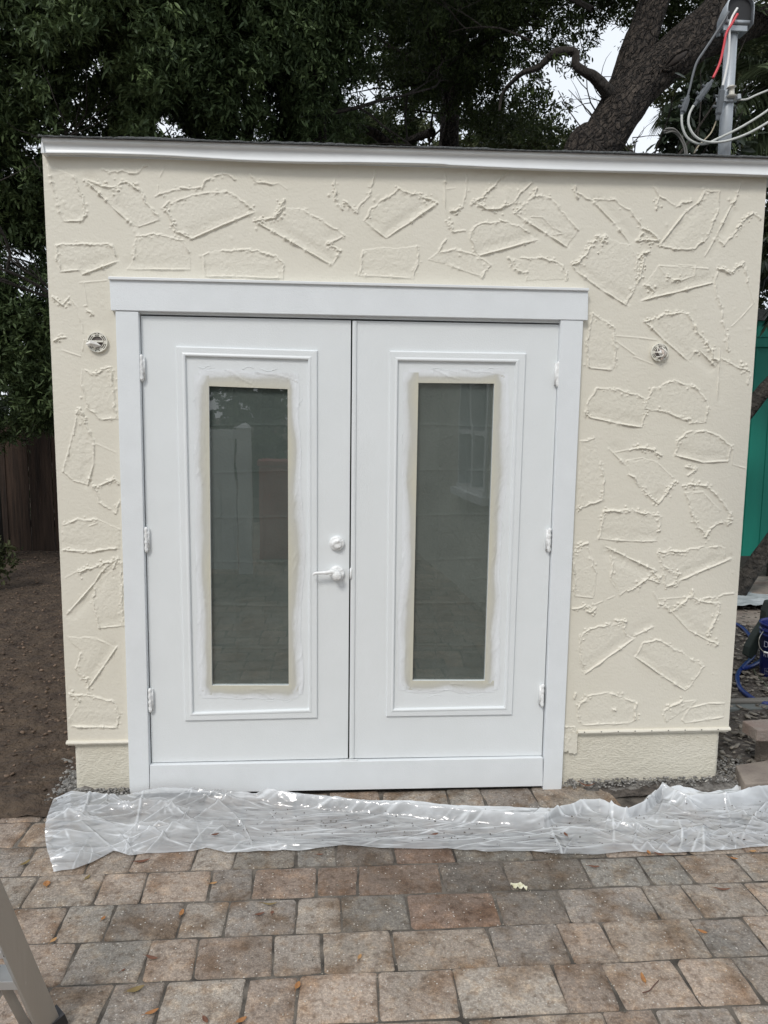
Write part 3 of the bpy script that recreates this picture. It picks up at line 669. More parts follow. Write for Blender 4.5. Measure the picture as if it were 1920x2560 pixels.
rdoor = leaf([xz(881.2, 801.5), xz(1397.5, 811.5), xz(1354.2, 1888.5), xz(873.2, 1896)], [(841, 758), (1136, 763), (1106, 1543), (834, 1547)], [(860, 780), (1112, 784), (1088, 1525), (850, 1530)], GRq,
     'right door leaf without handle, overlapped by a narrow astragal strip', [.062, .064, .060, .064])
MB().prism([xz(881.4, 802), xz(891.5, 802.3), xz(884.5, 1894.5), xz(873.6, 1895)], -.008, -.0005).build('astragal', WHITE, rdoor, bevel=.001)
MB().prism([xz(884.5, 804), xz(888.5, 804.3), xz(881.5, 1892), xz(877.6, 1892)], -.0095, -.0078).build('astragal', WHITE, rdoor)
# hinges (taped and painted over)
def hinge(u, v, parent):
    p = at(u, v, -.012); h = .115; mb = MB(); pts = []; rad = []
    for i in range(15):
        s = i/14; z = p[2]+h*(.5-s); pts.append((p[0]+.0012*math.sin(i*2.1), p[1]-.004, z)); rad.append(.0042 if i in (0, 14) else .0078+.0012*math.sin(i*1.7))
    mb.tube(pts, rad, 10); mb.box((p[0]-.003, p[1]-.004, p[2]-h*.42), (p[0]+.014*(1 if u < 900 else -1), p[1]+.012, p[2]+h*.42)) if u < 900 else mb.box((p[0]-.014, p[1]-.004, p[2]-h*.42), (p[0]+.003, p[1]+.012, p[2]+h*.42))
    mb.build('hinge', HARD, parent, smooth=True)
for q in ((354, 920), (365.5, 1349), (375.5, 1750)): hinge(*q, ldoor)
for q in ((1394.5, 936), (1372.5, 1350), (1355.5, 1738)): hinge(*q, rdoor)
# deadbolt
def crumple_disc(c, R, prof, nm, parent, seed, amp=.0025):
    n = 56; k = len(prof); vs = []
    for j, (r, y) in enumerate(prof):
        for i in range(n):
            a = 2*math.pi*i/n; x = c[0]+R*r*math.cos(a); z = c[2]+R*r*math.sin(a)
            f_ = float(ridged(x*70+seed, z*55, seed)) ; vs.append((x, c[1]+y-amp*(f_**3)*(1 if j > 0 else 0), z))
    vs.append((c[0], c[1]+prof[-1][1], c[2])); fs = [(j*n+i, j*n+(i+1) % n, (j+1)*n+(i+1) % n, (j+1)*n+i) for j in range(k-1) for i in range(n)]
    fs += [((k-1)*n+i, (k-1)*n+(i+1) % n, k*n) for i in range(n)]
    return MB().add(vs, fs).build(nm, HARD, parent, smooth=True)
c = at(760+850/10.37, 1300+600/10.37, -.001)
crumple_disc(c, .0335, [(1, 0), (1.0, -.008), (.93, -.013), (.8, -.015), (.7, -.0155), (.62, -.024), (.5, -.026), (.35, -.027), (.2, -.026)], 'deadbolt', ldoor, 3, .005)
c = at(760+850/10.37, 1300+1375/10.37, -.001)
crumple_disc(c, .0345, [(1, 0), (1.0, -.008), (.93, -.012), (.8, -.0135), (.6, -.014), (.42, -.014)], 'handle_rose', ldoor, 5, .004)
mb = MB(); y0 = c[1]; mb.tube([(c[0], y0-.008, c[2]-.004), (c[0], y0-.03, c[2]-.004), (c[0], y0-.048, c[2]-.004), (c[0], y0-.052, c[2]-.004)], [.0215, .018, .0205, .016], 20)
arm = [(c[0], y0-.040, c[2]-.002)]
for (u, v) in ((740, 1340), (600, 1365), (450, 1372), (330, 1378), (260, 1395), (240, 1440)): p = at(760+u/10.37, 1300+v/10.37, y0-.042); arm.append(tuple(p))
sp_ = spline(arm, 5); rr = [.0125-.0085*(i/(len(sp_)-1))**.7 for i in range(len(sp_))]
mb.tube(sp_, rr, 12); mb.build('lever_handle', HARD, ldoor, smooth=True)
p = at(877, 1434, -.010); MB().tube([(p[0], p[1]+.004, p[2]+.026), (p[0], p[1], p[2]+.022), (p[0], p[1]-.001, p[2]), (p[0], p[1], p[2]-.022), (p[0], p[1]+.004, p[2]-.026)], [.002, .0052, .0055, .005, .002], 10).build('strike_plate', HARD, rdoor, smooth=True)
adopt(shed)

# ---------------------------------------------------------------- round box covers with capped wires
WCREAM = mat('painted_plastic', (.76, .74, .66), .45, bump=.3, bscale=90, bdist=.003)
BOXIN = mat('grey_box_interior', (.16, .14, .13), .7)
def arc_plate(mb, cx, cz, r0, r1, a0, a1, y0, y1, n=10):
    vs = []
    for i in range(n+1):
        a = math.radians(a0+(a1-a0)*i/n)
        for r in (r0, r1):
            for y in (y0, y1): vs.append((cx+r*math.cos(a), y, cz+r*math.sin(a)))
    fs = []
    for i in range(n):
        b = i*4; fs += [(b, b+2, b+6, b+4), (b+1, b+5, b+7, b+3), (b, b+4, b+5, b+1), (b+2, b+3, b+7, b+6)]
    fs += [(0, 1, 3, 2), (n*4, n*4+2, n*4+3, n*4+1)]
    mb.add(vs, fs)
def box_cover(u, v, R, label, kind):
    c = at(u, v, 0); root = empty('junction_box', (c[0], -.004, c[2])); tag(root, label, 'junction box', 'round junction boxes on the stuccoed wall')
    cx, cz = c[0], c[2]; s = R/.041
    mb = MB(); mb.tube([(cx, .012, cz), (cx, -.006, cz)], R*.93, 40); mb.build('box_interior', BOXIN, root)
    mb = MB(); y0, y1 = -.012, -.007
    arc_plate(mb, cx, cz, R*.90, R, 0, 360, -.014, -.002, 48)
    arc_plate(mb, cx, cz, R*.735, R*.80, 0, 360, y0, y1, 48)
    arc_plate(mb, cx, cz, R*.58, R*.635, 0, 360, y0-.001, y1, 48)
    for a0, a1 in ((-12, 12), (48, 74), (83, 97), (106, 132), (168, 192), (228, 254), (263, 277), (286, 312)): arc_plate(mb, cx, cz, R*.80, R*.91, a0, a1, y0, y1, 4)
    for a0, a1 in ((-12, 12), (55, 72), (108, 125), (168, 192), (235, 252), (288, 305)): arc_plate(mb, cx, cz, R*.63, R*.74, a0, a1, y0, y1, 4)
    mb.build('cover', WCREAM, root, bevel=.0006)
    if kind == 0:
        MB().box((cx-R*.62, -.016, cz-R*.02), (cx+R*.62, -.010, cz+R*.16)).build('cross_bar', WCREAM, root, bevel=.001)
        mb = MB(); vs = [(-.98, -.018, -.05), (-.45, -.04, .12), (-.02, -.024, .0), (.42, -.016, -.38), (-.1, -.022, -.52), (-.65, -.03, -.42), (-1.05, -.022, -.26), (-.5, -.045, -.18), (-.15, -.034, -.2)]
        vs = [(cx+a*R, y, cz+b*R) for a, y, b in vs]; mb.add(vs, [(0, 1, 7), (1, 2, 8), (1, 8, 7), (0, 7, 6), (6, 7, 5), (5, 7, 8), (5, 8, 4), (4, 8, 3), (8, 2, 3)])
        o = mb.build('torn_paper', mat('white_paper_scrap', (.82, .80, .76), .6), root); sm = o.modifiers.new('t', 'SOLIDIFY'); sm.thickness = .0008
        mb = MB(); pts = spline([(cx-R*1.0, -.012, cz+R*.05), (cx-R*.85, -.028, cz+R*.12), (cx-R*.75, -.03, cz-.0), (cx-R*.9, -.02, cz-R*.08)], 5); mb.tube(pts, .0018, 6); mb.build('wire', WCREAM, root, smooth=True)
    else:
        rng = random.Random(9)
        for k, pts in enumerate([[(-.2, .55), (-.45, .25), (-.3, 0), (.1, -.1)], [(-.1, .3), (.15, .1), (.25, -.3), (.2, -.8)], [(-.6, 0), (-.3, -.05), (.0, -.15), (.3, -.2)], [(-.5, -.55), (-.2, -.5), (.1, -.4), (.35, .1)], [(.1, .45), (.3, .2), (.5, -.1), (.45, -.42)], [(-.42, .65), (-.15, .8), (-.05, .6), (-.35, .35)]]):
            P3 = [(cx+a*R, -.012-.016*math.sin(3.14*i/(len(pts)-1))-.003*k, cz+b*R) for i, (a, b) in enumerate(pts)]
            MB().tube(spline(P3, 6), (.0022, .0055, .0028, .0026, .0036, .0014)[k], 8).build('wire', mat('wire_white', (.78, .75, .69), .45) if k != 1 else mat('wire_pinkish', (.66, .58, .52), .5), root, smooth=True)
        crumple_disc((cx+.006, -.018, cz-.002), .015, [(1, 0), (.9, -.006), (.5, -.010), (.2, -.008)], 'wire_cap', root, 8, .006)
    adopt(root)
box_cover(245, 856, .043, 'round slotted junction box left of the doors with torn paper across it', 0)
box_cover(1647, 881.5, .0405, 'round slotted junction box right of the doors with tangled white wires', 1)

# ---------------------------------------------------------------- plastic drop sheet
def plastic_material():
    m = mat('clear_plastic_film', (.90, .93, .96), .12, bump=.25, bscale=14, bdist=.02, bdetail=2, stretch=(.6, 1.6, 1)); t = m.node_tree; b = t.nodes['Principled BSDF']; out = t.nodes['Material Output']
    tr = t.nodes.new('ShaderNodeBsdfTransparent'); tr.inputs[0].default_value = (.93, .95, .97, 1)
    tl = t.nodes.new('ShaderNodeBsdfTranslucent'); tl.inputs[0].default_value = (.9, .93, .96, 1)
    a = t.nodes.new('ShaderNodeAttribute'); a.attribute_name = 'milk'
    m1 = t.nodes.new('ShaderNodeMixShader'); m1.inputs[0].default_value = .25
    t.links.new(b.outputs[0], m1.inputs[1]); t.links.new(tl.outputs[0], m1.inputs[2])
    m2 = t.nodes.new('ShaderNodeMixShader'); t.links.new(a.outputs['Fac'], m2.inputs[0]); t.links.new(tr.outputs[0], m2.inputs[1]); t.links.new(m1.outputs[0], m2.inputs[2])
    gl = t.nodes.new('ShaderNodeBsdfGlossy'); gl.inputs['Roughness'].default_value = .12; t.links.new(b.inputs['Normal'].links[0].from_socket, gl.inputs['Normal'])
    m3 = t.nodes.new('ShaderNodeMixShader'); fr = t.nodes.new('ShaderNodeFresnel'); fr.inputs[0].default_value = 1.45; t.links.new(fr.outputs[0], m3.inputs[0])
    t.links.new(m2.outputs[0], m3.inputs[1]); t.links.new(gl.outputs[0], m3.inputs[2]); t.links.new(m3.outputs[0], out.inputs[0]); return m
FILM = plastic_material()
def crumple(m, sc=16, dist=.012):
    t = m.node_tree; tc = t.nodes.new('ShaderNodeTexCoord'); mp = t.nodes.new('ShaderNodeMapping'); mp.inputs['Scale'].default_value = (.5, 1.5, 1); nz = t.nodes.new('ShaderNodeTexNoise'); nz.inputs['Scale'].default_value = 5
    ad = t.nodes.new('ShaderNodeMixRGB'); ad.blend_type = 'ADD'; ad.inputs[0].default_value = .25
    v = t.nodes.new('ShaderNodeTexVoronoi'); v.feature = 'F1'; v.inputs['Scale'].default_value = sc
    t.links.new(tc.outputs['Object'], mp.inputs[0]); t.links.new(mp.outputs[0], ad.inputs[1]); t.links.new(tc.outputs['Object'], nz.inputs[0]); t.links.new(nz.outputs['Color'], ad.inputs[2]); t.links.new(ad.outputs[0], v.inputs[0])
    bp = t.nodes.new('ShaderNodeBump'); bp.inputs['Strength'].default_value = .8; bp.inputs['Distance'].default_value = dist; t.links.new(v.outputs['Distance'], bp.inputs['Height'])
    old = [l for l in t.links if l.to_socket.name == 'Normal' and l.from_node.type == 'BUMP']; src = old[0].from_socket; dests = [l.to_socket for l in old]
    t.links.new(src, bp.inputs['Normal'])
    for d in dests: t.links.new(bp.outputs[0], d)
crumple(FILM)
def plastic():
    top = [Z5(*p) for p in ((232, 172), (310, 140), (400, 152), (560, 152), (620, 138), (690, 122), (760, 127), (850, 137), (920, 142), (1060, 160), (1250, 175), (1500, 180))]+\
          [Z6(*p) for p in ((0, 182), (200, 196), (420, 210), (700, 215), (800, 214), (870, 190), (930, 185), (990, 215), (1040, 241), (1100, 208), (1140, 160), (1200, 122), (1280, 127), (1400, 146), (1500, 131), (1590, 92), (1700, 62), (1850, 60))]
    bot = [Z5(*p) for p in ((237, 490), (320, 480), (400, 450), (490, 400), (560, 418), (700, 405), (830, 400), (890, 385), (980, 405), (1150, 400), (1300, 395), (1480, 376), (1659, 386))]+\
          [Z6(*p) for p in ((300, 390), (430, 400), (640, 400), (740, 412), (900, 413), (1080, 400), (1250, 410), (1450, 396), (1659, 380), (1850, 372))]
    fold = [Z5(*p) for p in ((232, 172), (450, 180), (700, 150), (920, 142), (1200, 200), (1659, 245))]+[Z6(*p) for p in ((350, 277), (690, 302), (760, 262), (860, 228), (930, 225), (1040, 268), (1130, 232), (1200, 170), (1300, 210), (1500, 200), (1700, 160), (1850, 150))]
    U = np.linspace(top[0][0], top[-1][0], 1000)
    def interp(P): P = np.array(P); return np.interp(U, P[:, 0], P[:, 1])
    tv, bv, fv = interp(top), interp(bot), interp(fold)
    nv = 190; T = np.linspace(0, 1, nv)
    B = np.array([gr(u, v) for u, v in zip(U, bv)])
    Tp = []
    for u, v in zip(U, tv):
        g = gr(u, v); ylim = -.055 if u < 1800 else .12
        Tp.append(g if g[1] < ylim else at(u, v, ylim))
    Tp = np.array(Tp); Fo = np.array([gr(u, v) for u, v in zip(U, fv)])
    base = B[:, None, :]*(1-T)[None, :, None]+Tp[:, None, :]*T[None, :, None]
    ft = np.clip((Fo[:, 1]-B[:, 1])/(Tp[:, 1]-B[:, 1]+1e-6), .1, .97)
    # left end bulges
    base[:, :, 0] += (-.035*np.sin(T*3.14))[None, :]*np.clip(1-(U-U[0])/60, 0, 1)[:, None]
    X, Y = base[:, :, 0], base[:, :, 1]
    wx = X+.10*fbm(X*3, Y*5, 71); wy = Y+.10*fbm(X*3+9, Y*5, 72)
    rg = np.random.default_rng(12); H = .010*fbm(X*2.5, Y*7, 71)+.004*fbm(X*8, Y*18, 72); CR = np.zeros_like(X)
    lf = np.clip(1-(X+.55)/.5, 0, 1); rt = np.clip((X-.75)/.4, 0, 1)
    x0, x1, y0, y1 = X.min(), X.max(), Y.min(), Y.max()
    for q in range(330):
        cx = rg.uniform(x0, x1); side = cx < -.45 or cx > .85
        if not side and rg.random() < .35: continue
        cy = rg.uniform(y0, min(y1, .05)); a = rg.normal(0, .75 if side else .14); ln = rg.uniform(.05, .22) if side else rg.uniform(.10, .55)
        wd = rg.uniform(.006, .022); hh = rg.uniform(.003, .011)*(1.35 if side else .75)
        ca, sa = math.cos(a), math.sin(a); bend = rg.normal(0, .5 if side else .15)
        e = (X-cx)*ca+(Y-cy)*sa; d = -(X-cx)*sa+(Y-cy)*ca-bend*e*e
        end = np.clip(1-np.abs(e)/ln, 0, 1)**.6; sk = np.where(d > 0, wd*.45, wd*1.5)
        H += hh*np.clip(1-np.abs(d)/sk, 0, 1)*end; CR = np.maximum(CR, np.clip(1-np.abs(d)/(wd*.35+.002), 0, 1)*end*rg.uniform(.3, 1))
    t2 = T[None, :]; ridge = np.exp(-((t2-ft[:, None]-.03)/.05)**2)*(.034+.026*fbm(X*3, Y*0, 88)); ridge = ridge*np.clip((X+1.0)/.5, 0, 1)
    band = 1/(1+np.exp(-(t2-ft[:, None])/.02))
    edge = np.clip(np.minimum(t2, 1-t2)*18, 0, 1)*np.clip((X-X.min())/.05, .0, 1)
    Zz = base[:, :, 2]+.004+(H+ridge+band*.006*ridged(X*4, Y*30, 91))*edge+.006*(1-edge)*ridged(X*9, Y*2, 93)
    for q in range(420):
        cx = rg.uniform(x0, x1); cy = rg.uniform(y0, .1); side = cx < -.3 or cx > .8
        if not side and rg.random() < .4: continue
        a = rg.normal(0, .7 if side else .2); ln = rg.uniform(.02, .09); ca, sa = math.cos(a), math.sin(a)
        e = (X-cx)*ca+(Y-cy)*sa; d = -(X-cx)*sa+(Y-cy)*ca-rg.normal(0, 1.5)*e*e; g = np.clip(1-np.abs(d)/rg.uniform(.003, .009), 0, 1)*np.clip(1-np.abs(e)/ln, 0, 1)
        CR = np.maximum(CR, g*rg.uniform(.4, 1)); H += .0035*g
    milk = .39+.34*(fbm(X*3, Y*9, 95)-.5)+.30*(fbm(X*12, Y*34, 97)-.5)+band*.44+CR*.60+.06*lf+.10*rt  # film milkiness, with CR painting bright highlight streaks along the creases
    milk = np.clip(milk, .2, .98)
    V = np.stack([X, Y, Zz], -1).reshape(-1, 3)
    o = npmesh('plastic_sheet', V, gridfaces(1000, nv), FILM, attr={'milk': milk.ravel()})
    tag(o, 'crumpled clear plastic drop sheet lying along the foot of the shed', 'plastic sheet')
    return X, Y, Zz
PX, PY, PZ = plastic()

# ---------------------------------------------------------------- scattered small stuff
def flakes(name, pts, size, m, label, seed=1, flat=.35, kind='stuff', aspect=(.4, 1)):
    rng = np.random.default_rng(seed); n = len(pts); P = np.array(pts)
    S = rng.uniform(size[0], size[1], n)**1.0; base = np.array([(-.5, -.5, 0), (.5, -.4, 0), (.55, .45, 0), (-.45, .5, 0), (-.4, -.35, 1), (.4, -.3, 1), (.35, .4, 1), (-.3, .4, 1)])
    V = np.repeat(base[None], n, 0)+rng.normal(0, .1, (n, 8, 3)); V[:, :, 2] *= flat; V[:, :, 1] *= rng.uniform(*aspect, n)[:, None]
    V *= S[:, None, None]; tilt = rng.normal(0, .35, n); c, s = np.cos(tilt), np.sin(tilt)
    y, z = V[:, :, 1].copy(), V[:, :, 2].copy(); V[:, :, 1] = y*c[:, None]-z*s[:, None]; V[:, :, 2] = y*s[:, None]+z*c[:, None]
    a = rng.uniform(0, 6.28, n); c, s = np.cos(a), np.sin(a); x, y = V[:, :, 0].copy(), V[:, :, 1].copy()
    V[:, :, 0] = x*c[:, None]-y*s[:, None]; V[:, :, 1] = x*s[:, None]+y*c[:, None]; V += P[:, None, :]
    f = np.array([(0, 3, 2, 1), (4, 5, 6, 7), (0, 1, 5, 4), (1, 2, 6, 5), (2, 3, 7, 6), (3, 0, 4, 7)])
    F = (f[None]+np.arange(n)[:, None, None]*8).reshape(-1, 4)
    shade = np.repeat(rng.uniform(.45, 1.5, n), 8)
    o = npmesh(name, V.reshape(-1, 3), F, m, smooth=False, attr={'shade': shade})
    return tag(o, label, name.replace('_', ' '), kind=kind)
def shade_mat(name, col, rough=.9):
    m = mat(name, col, rough, bump=.5, bscale=90); t = m.node_tree; b = t.nodes['Principled BSDF']; a = t.nodes.new('ShaderNodeAttribute'); a.attribute_name = 'shade'
    x = t.nodes.new('ShaderNodeVectorMath'); x.operation = 'SCALE'; x.inputs[0].default_value = col; t.links.new(a.outputs['Fac'], x.inputs['Scale']); t.links.new(x.outputs[0], b.inputs['Base Color']); return m
R2 = np.random.default_rng(11)
n = 9000; xx = 1.83+R2.random(n)**1.3*4.2; yy = -.02+R2.random(n)*4.6
flakes('wood_mulch', np.stack([xx, yy, .005+R2.random(n)*.02], -1), (.012, .055), shade_mat('mulch_chip', (.19, .17, .145)), 'grey brown bark mulch and shell litter beside the shed', 2, .14, aspect=(.25, .8))
n = 5200; xx = -1.32-R2.random(n)**1.2*5.2; yy = -.05+R2.random(n)**1.1*6.6
flakes('soil_litter', np.stack([xx, yy, -.002+R2.random(n)*.012], -1), (.005, .026), shade_mat('litter', (.15, .105, .075)), 'small dark clods and bark litter over the bare soil', 3, .35)
# mortar and paint rubble at the foot of the walls
n = 520; xx = np.concatenate([-1.27+R2.random(n)*.25, 1.02+R2.random(n)*.82, 1.80+R2.random(n)*.22, -1.38+R2.random(n//2)*.12])
yy = np.concatenate([-.015-R2.random(n)**2*.06, -.004-R2.random(n)**2.2*.05, -.05+R2.random(n)*.25, -.10+R2.random(n//2)*.35])
flakes('mortar_rubble', np.stack([xx, yy, .012+R2.random(len(xx))*.028+.018*(xx < -1)], -1), (.002, .016), shade_mat('mortar_bits', (.26, .25, .235)), 'crumbs of grey mortar and dried paint along the foundation', 4, .3)
X, Y = np.meshgrid(np.linspace(-1.50, -1.0, 120), np.linspace(-.17, .5, 120), indexing='ij')
Zm = .075*np.clip(1-np.hypot((X+1.24)/.20, np.where(Y < .02, (Y-.02)/.13, (Y-.02)/.5)), 0, 1)+.03*(fbm(X*18, Y*18, 51)-.45)+.012*(fbm(X*60, Y*60, 52)-.5)-.012
tag(npmesh('mortar_footing', np.stack([X, Y, Zm], -1).reshape(-1, 3), gridfaces(120, 120), mat('grey_mortar', (.36, .35, .33), .95, var=(.17, .155, .14), vscale=16, bump=.9, bscale=60, bdist=.03)), kind='structure')
X, Y = np.meshgrid(np.linspace(1.1, 1.98, 160), np.linspace(-.11, .16, 60), indexing='ij')
Zm = .03*np.clip(1-abs(Y-.0)/.09, 0, 1)*np.clip((X-1.02)/.3, 0, 1)*(.4+fbm(X*10, Y*10, 54))+.022*(fbm(X*22, Y*22, 55)-.5)-.004+.02*np.clip((X-1.7)/.1, 0, 1)*fbm(X*20, Y*20, 57)
tag(npmesh('rubble_strip', np.stack([X, Y, Zm], -1).reshape(-1, 3), gridfaces(160, 60), mat('rubble', (.27, .255, .235), .95, var=(.08, .072, .065), vscale=26, bump=.9, bscale=60, bdist=.03)), kind='structure')
n = 420; i = R2.integers(20, 980, n); j = R2.integers(15, 150, n)
keep = (PX[i, j] > -.5); i, j = i[keep], j[keep]
flakes('sheet_debris', np.stack([PX[i, j], PY[i, j], PZ[i, j]+.002], -1), (.0015, .007), shade_mat('dark_specks', (.10, .085, .07)), 'dark specks and plant scraps fallen on the plastic sheet', 6, .25)
n = 1500; xx = R2.uniform(-1.6, 1.8, n); yy = R2.uniform(-1.7, -.2, n)
flakes('patio_grit', np.stack([xx, yy, np.full(n, .001)], -1), (.0015, .0055), shade_mat('pale_grit', (.34, .31, .26)), 'fine pale grit scattered over the pavers', 8, .5)
# moss / weeds in joints
# fallen leaves: individual things
LEAFM = [mat('dry_leaf_orange', (.42, .20, .06), .6, var=(.30, .13, .05), vscale=40), mat('dry_leaf_brown', (.20, .085, .045), .6, var=(.12, .05, .03), vscale=40), mat('dry_leaf_olive', (.27, .20, .07), .6, var=(.17, .12, .05), vscale=40), mat('dry_leaf_pale', (.50, .28, .12), .6, var=(.36, .2, .08), vscale=40)]
def fallen(u, v, L_, W_, ang, mi, label, z=.004, curl=.3):
    c = gr(u, v, z); n = 10; vs = []; ca, sa = math.cos(ang), math.sin(ang)
    for i in range(n+1):
        s = i/n; wd = W_*math.sin(math.pi*min(1, s*.92+.06))**.75; zc = curl*L_*(.5*(2*s-1)**2)
        for k in (-1, -.4, 0, .4, 1):
            lx = (s-.5)*L_; ly = k*wd/2; vs.append((lx*ca-ly*sa, lx*sa+ly*ca, zc+abs(k)*wd*.28+.0005))
    fs = [(i*5+k, (i+1)*5+k, (i+1)*5+k+1, i*5+k+1) for i in range(n) for k in range(4)]
    mb = MB().add(vs, fs); mb.tube([((-.5*L_-.012)*ca, (-.5*L_-.012)*sa, .001+curl*L_*.5), (-.45*L_*ca, -.45*L_*sa, curl*L_*.42)], .0007, 5)
    o = mb.build('fallen_leaf', LEAFM[mi], None, smooth=True); o.location = tuple(c)
    so_ = o.modifiers.new('t', 'SOLIDIFY'); so_.thickness = .0006
    tag(o, label, 'leaf', 'dry leaves fallen on the patio')
Za = lambda x, y: (x/2.592, 2080+y/2.592)
Zb = lambda x, y: (640+x/2.592, 2080+y/2.592)
Zc = lambda x, y: (1280+x/2.592, 2080+y/2.592)
for q in [
 (*Za(303, 342), .036, .026, 1.9, 0, 'broad torn orange leaf right of the ladder, topmost on the left'),
 (*Za(165, 205), .042, .014, 1.0, 2, 'narrow olive leaf in a joint left of the plastic corner'),
 (*Za(567, 298), .030, .014, 1.2, 2, 'small dull olive leaf just below the plastic sheet corner'),
 (*Za(920, 195), .062, .016, .25, 1, 'long reddish brown leaf beside the front edge of the plastic'),
 (*Za(1385, 335), .026, .012, .3, 3, 'small pale orange leaf across a joint near the middle'),
 (*Za(670, 562), .020, .013, 1.3, 0, 'tiny red orange leaf on the grey paver right of the ladder'),
 (*Za(348, 705), .026, .014, 1.1, 3, 'small curled pale leaf on a joint next to the ladder rail'),
 (*Za(1178, 528), .036, .016, 1.5, 0, 'upright oval orange leaf on a joint in the fourth row'),
 (*Za(985, 820), .042, .014, -.35, 1, 'dark brown folded leaf below the oval orange leaf'),
 (*Za(800, 897), .014, .007, .8, 1, 'tiny black brown leaf scrap on the pale paver'),
 (*Za(880, 1028), .052, .020, .45, 2, 'large olive brown leaf near the bottom left'),
 (*Za(985, 1172), .040, .014, .5, 0, 'orange leaf tip at the bottom beside a mossy joint'),
 (*Za(1330, 1222), .030, .014, -1.0, 1, 'brown leaf cut by the bottom edge of the picture'),
 (*Za(1565, 1225), .034, .016, .6, 0, 'orange leaf at the bottom edge by a wide joint'),
 (*Zb(672, 812), .024, .012, 1.2, 3, 'small tan leaf alone on a half wet paver in the centre'),
 (*Zb(270, 1000), .032, .017, 1.3, 0, 'golden leaf lying in the wide dark joint, bottom centre'),
 (*Zb(90, 470), .052, .009, 0, 2, 'thin straw coloured leaf pair lying flat, upper centre'),
 (*Zb(25, 535), .034, .011, .35, 1, 'reddish leaf left of centre under the straw coloured one'),
 (*Zb(105, 525), .018, .013, 1.5, 1, 'small square red brown leaf fragment left of centre'),
 (*Zb(415, 148), .026, .009, 0, 1, 'dark leaf on the paver row touching the plastic edge'),
 (*Zc(532, 228), .042, .012, -.15, 1, 'brown curled leaf in the row right of the paint chip'),
 (*Zc(1235, 652), .030, .016, -.6, 0, 'orange leaf on a joint at the right'),
 (*Zc(1365, 375), .058, .011, -.15, 1, 'long thin red brown leaf far right'),
 (*Zc(850, 955), .046, .014, 1.45, 0, 'slim upright orange leaf beside the twig'),
 (*Zc(885, 135), .026, .014, 1.5, 0, 'orange brown leaf tucked at the front edge of the plastic, right half'),
 (*Zc(955, 148), .040, .012, -.5, 1, 'curved dark brown leaf poking from under the plastic'),
 (*Zc(1440, 175), .028, .013, -.4, 0, 'orange leaf on a joint at the upper right of the patio'),
 (*Zc(1560, 128), .030, .012, .1, 3, 'pale orange leaf right beside the plastic at the far right'),
]: fallen(*q)
for (u, v, lab) in ((*Zc(348, 20), 'red brown leaf lying on the plastic sheet, right of centre'), (*Zb(1160, 18), 'small brown leaf lying on the plastic sheet, centre'), (*Za(1395, 20), 'tiny dark leaf lying on the plastic sheet, left half')):
    fallen(u, v, .030, .013, 1.7 if 'right' in lab else .3, 1, lab, z=.03)
p = gr(1380+265/3.072, 1780+570/3.072, .03)
fallen(1466, 1965, .075, .014, -.35, 1, 'dark curved leaf leaning against the foot of the foundation', z=.035, curl=.5)
# paint chip and twig
c = gr(*Zc(45, 355), .004); mb = MB(); vs = []; n = 9
for i in range(n+1):
    for k in range(5): s = i/n-.5; t = k/4-.5; vs.append((s*.062, t*.030*(1-abs(s)*1.2)+.004*math.sin(i*2), .006+.006*math.sin(i*1.9+k)*(1-abs(s))+.004*math.cos(k*2+i)))
mb.add(vs, [(i*5+k, (i+1)*5+k, (i+1)*5+k+1, i*5+k+1) for i in range(n) for k in range(4)]); o = mb.build('paint_chip', mat('dried_cream_stucco', (.78, .76, .62), .6, var=(.6, .58, .4), vscale=60), None)
o.location = tuple(c); o.rotation_euler = (0, 0, -.35); sm = o.modifiers.new('t', 'SOLIDIFY'); sm.thickness = .003; tag(o, 'cream scrap of dried stucco lying on a patio paver right of centre', 'scrap')
tw = [gr(*Zc(845, 1042), .005), gr(*Zc(890, 1028), .008), gr(*Zc(915, 1000), .010), gr(*Zc(950, 962), .007)]
tag(MB().tube(spline(tw, 4), .0017, 6).build('twig', mat('twig_bark', (.12, .06, .045), .8), smooth=True), 'thin crooked reddish twig lying on a pale paver at the right', 'twig')
sx = [at(1380+1175/3.072, 1780+535/3.072, -.03), at(1380+1350/3.072, 1780+430/3.072, .10)]
tag(MB().tube(sx, .0028, 6).build('stick', mat('pale_stick', (.55, .53, .48), .7), smooth=True), 'thin pale stick leaning at the right corner of the foundation', 'stick')

# ---------------------------------------------------------------- ladder
ALU = mat('aluminium', (.46, .45, .43), .42, metal=.75, var=(.40, .39, .37), vscale=12, bump=.15, bscale=80, stretch=(1, 1, .1))
ALU2 = mat('aluminium_bright', (.62, .63, .64), .35, metal=.75)
lad = empty('stepladder', (-.95, -1.45, 0)); tag(lad, 'aluminium stepladder standing on the pavers, cut by the left picture edge', 'ladder')
def chan(p0, p1, w, dp, side, name, m, t=.003):            # U channel, web facing +side x, flanges going back
    p0, p1 = np.array(p0), np.array(p1); d = (p1-p0)/np.linalg.norm(p1-p0); a = np.array(side, float); a -= d*(a@d); a /= np.linalg.norm(a); b = np.cross(d, a)
    prof = [(0, -w/2), (0, w/2), (-dp, w/2), (-dp, w/2-t), (-t, w/2-t), (-t, -w/2+t), (-dp, -w/2+t), (-dp, -w/2)]
    vs = [p+a*q[0]+b*q[1] for p in (p0, p1) for q in prof]; n = 8
    fs = [(i, (i+1) % n, n+(i+1) % n, n+i) for i in range(n)]+[(0, 7, 6, 5, 4, 3, 2, 1)[::1], (8, 9, 10, 11, 12, 13, 14, 15)]
    return MB().add(vs, fs).build(name, m, lad, bevel=.001)
f0 = gr(128, 2572, .02); up = at(-75, 2105, f0[1]-.16)
dv = (up-f0)/np.linalg.norm(up-f0)
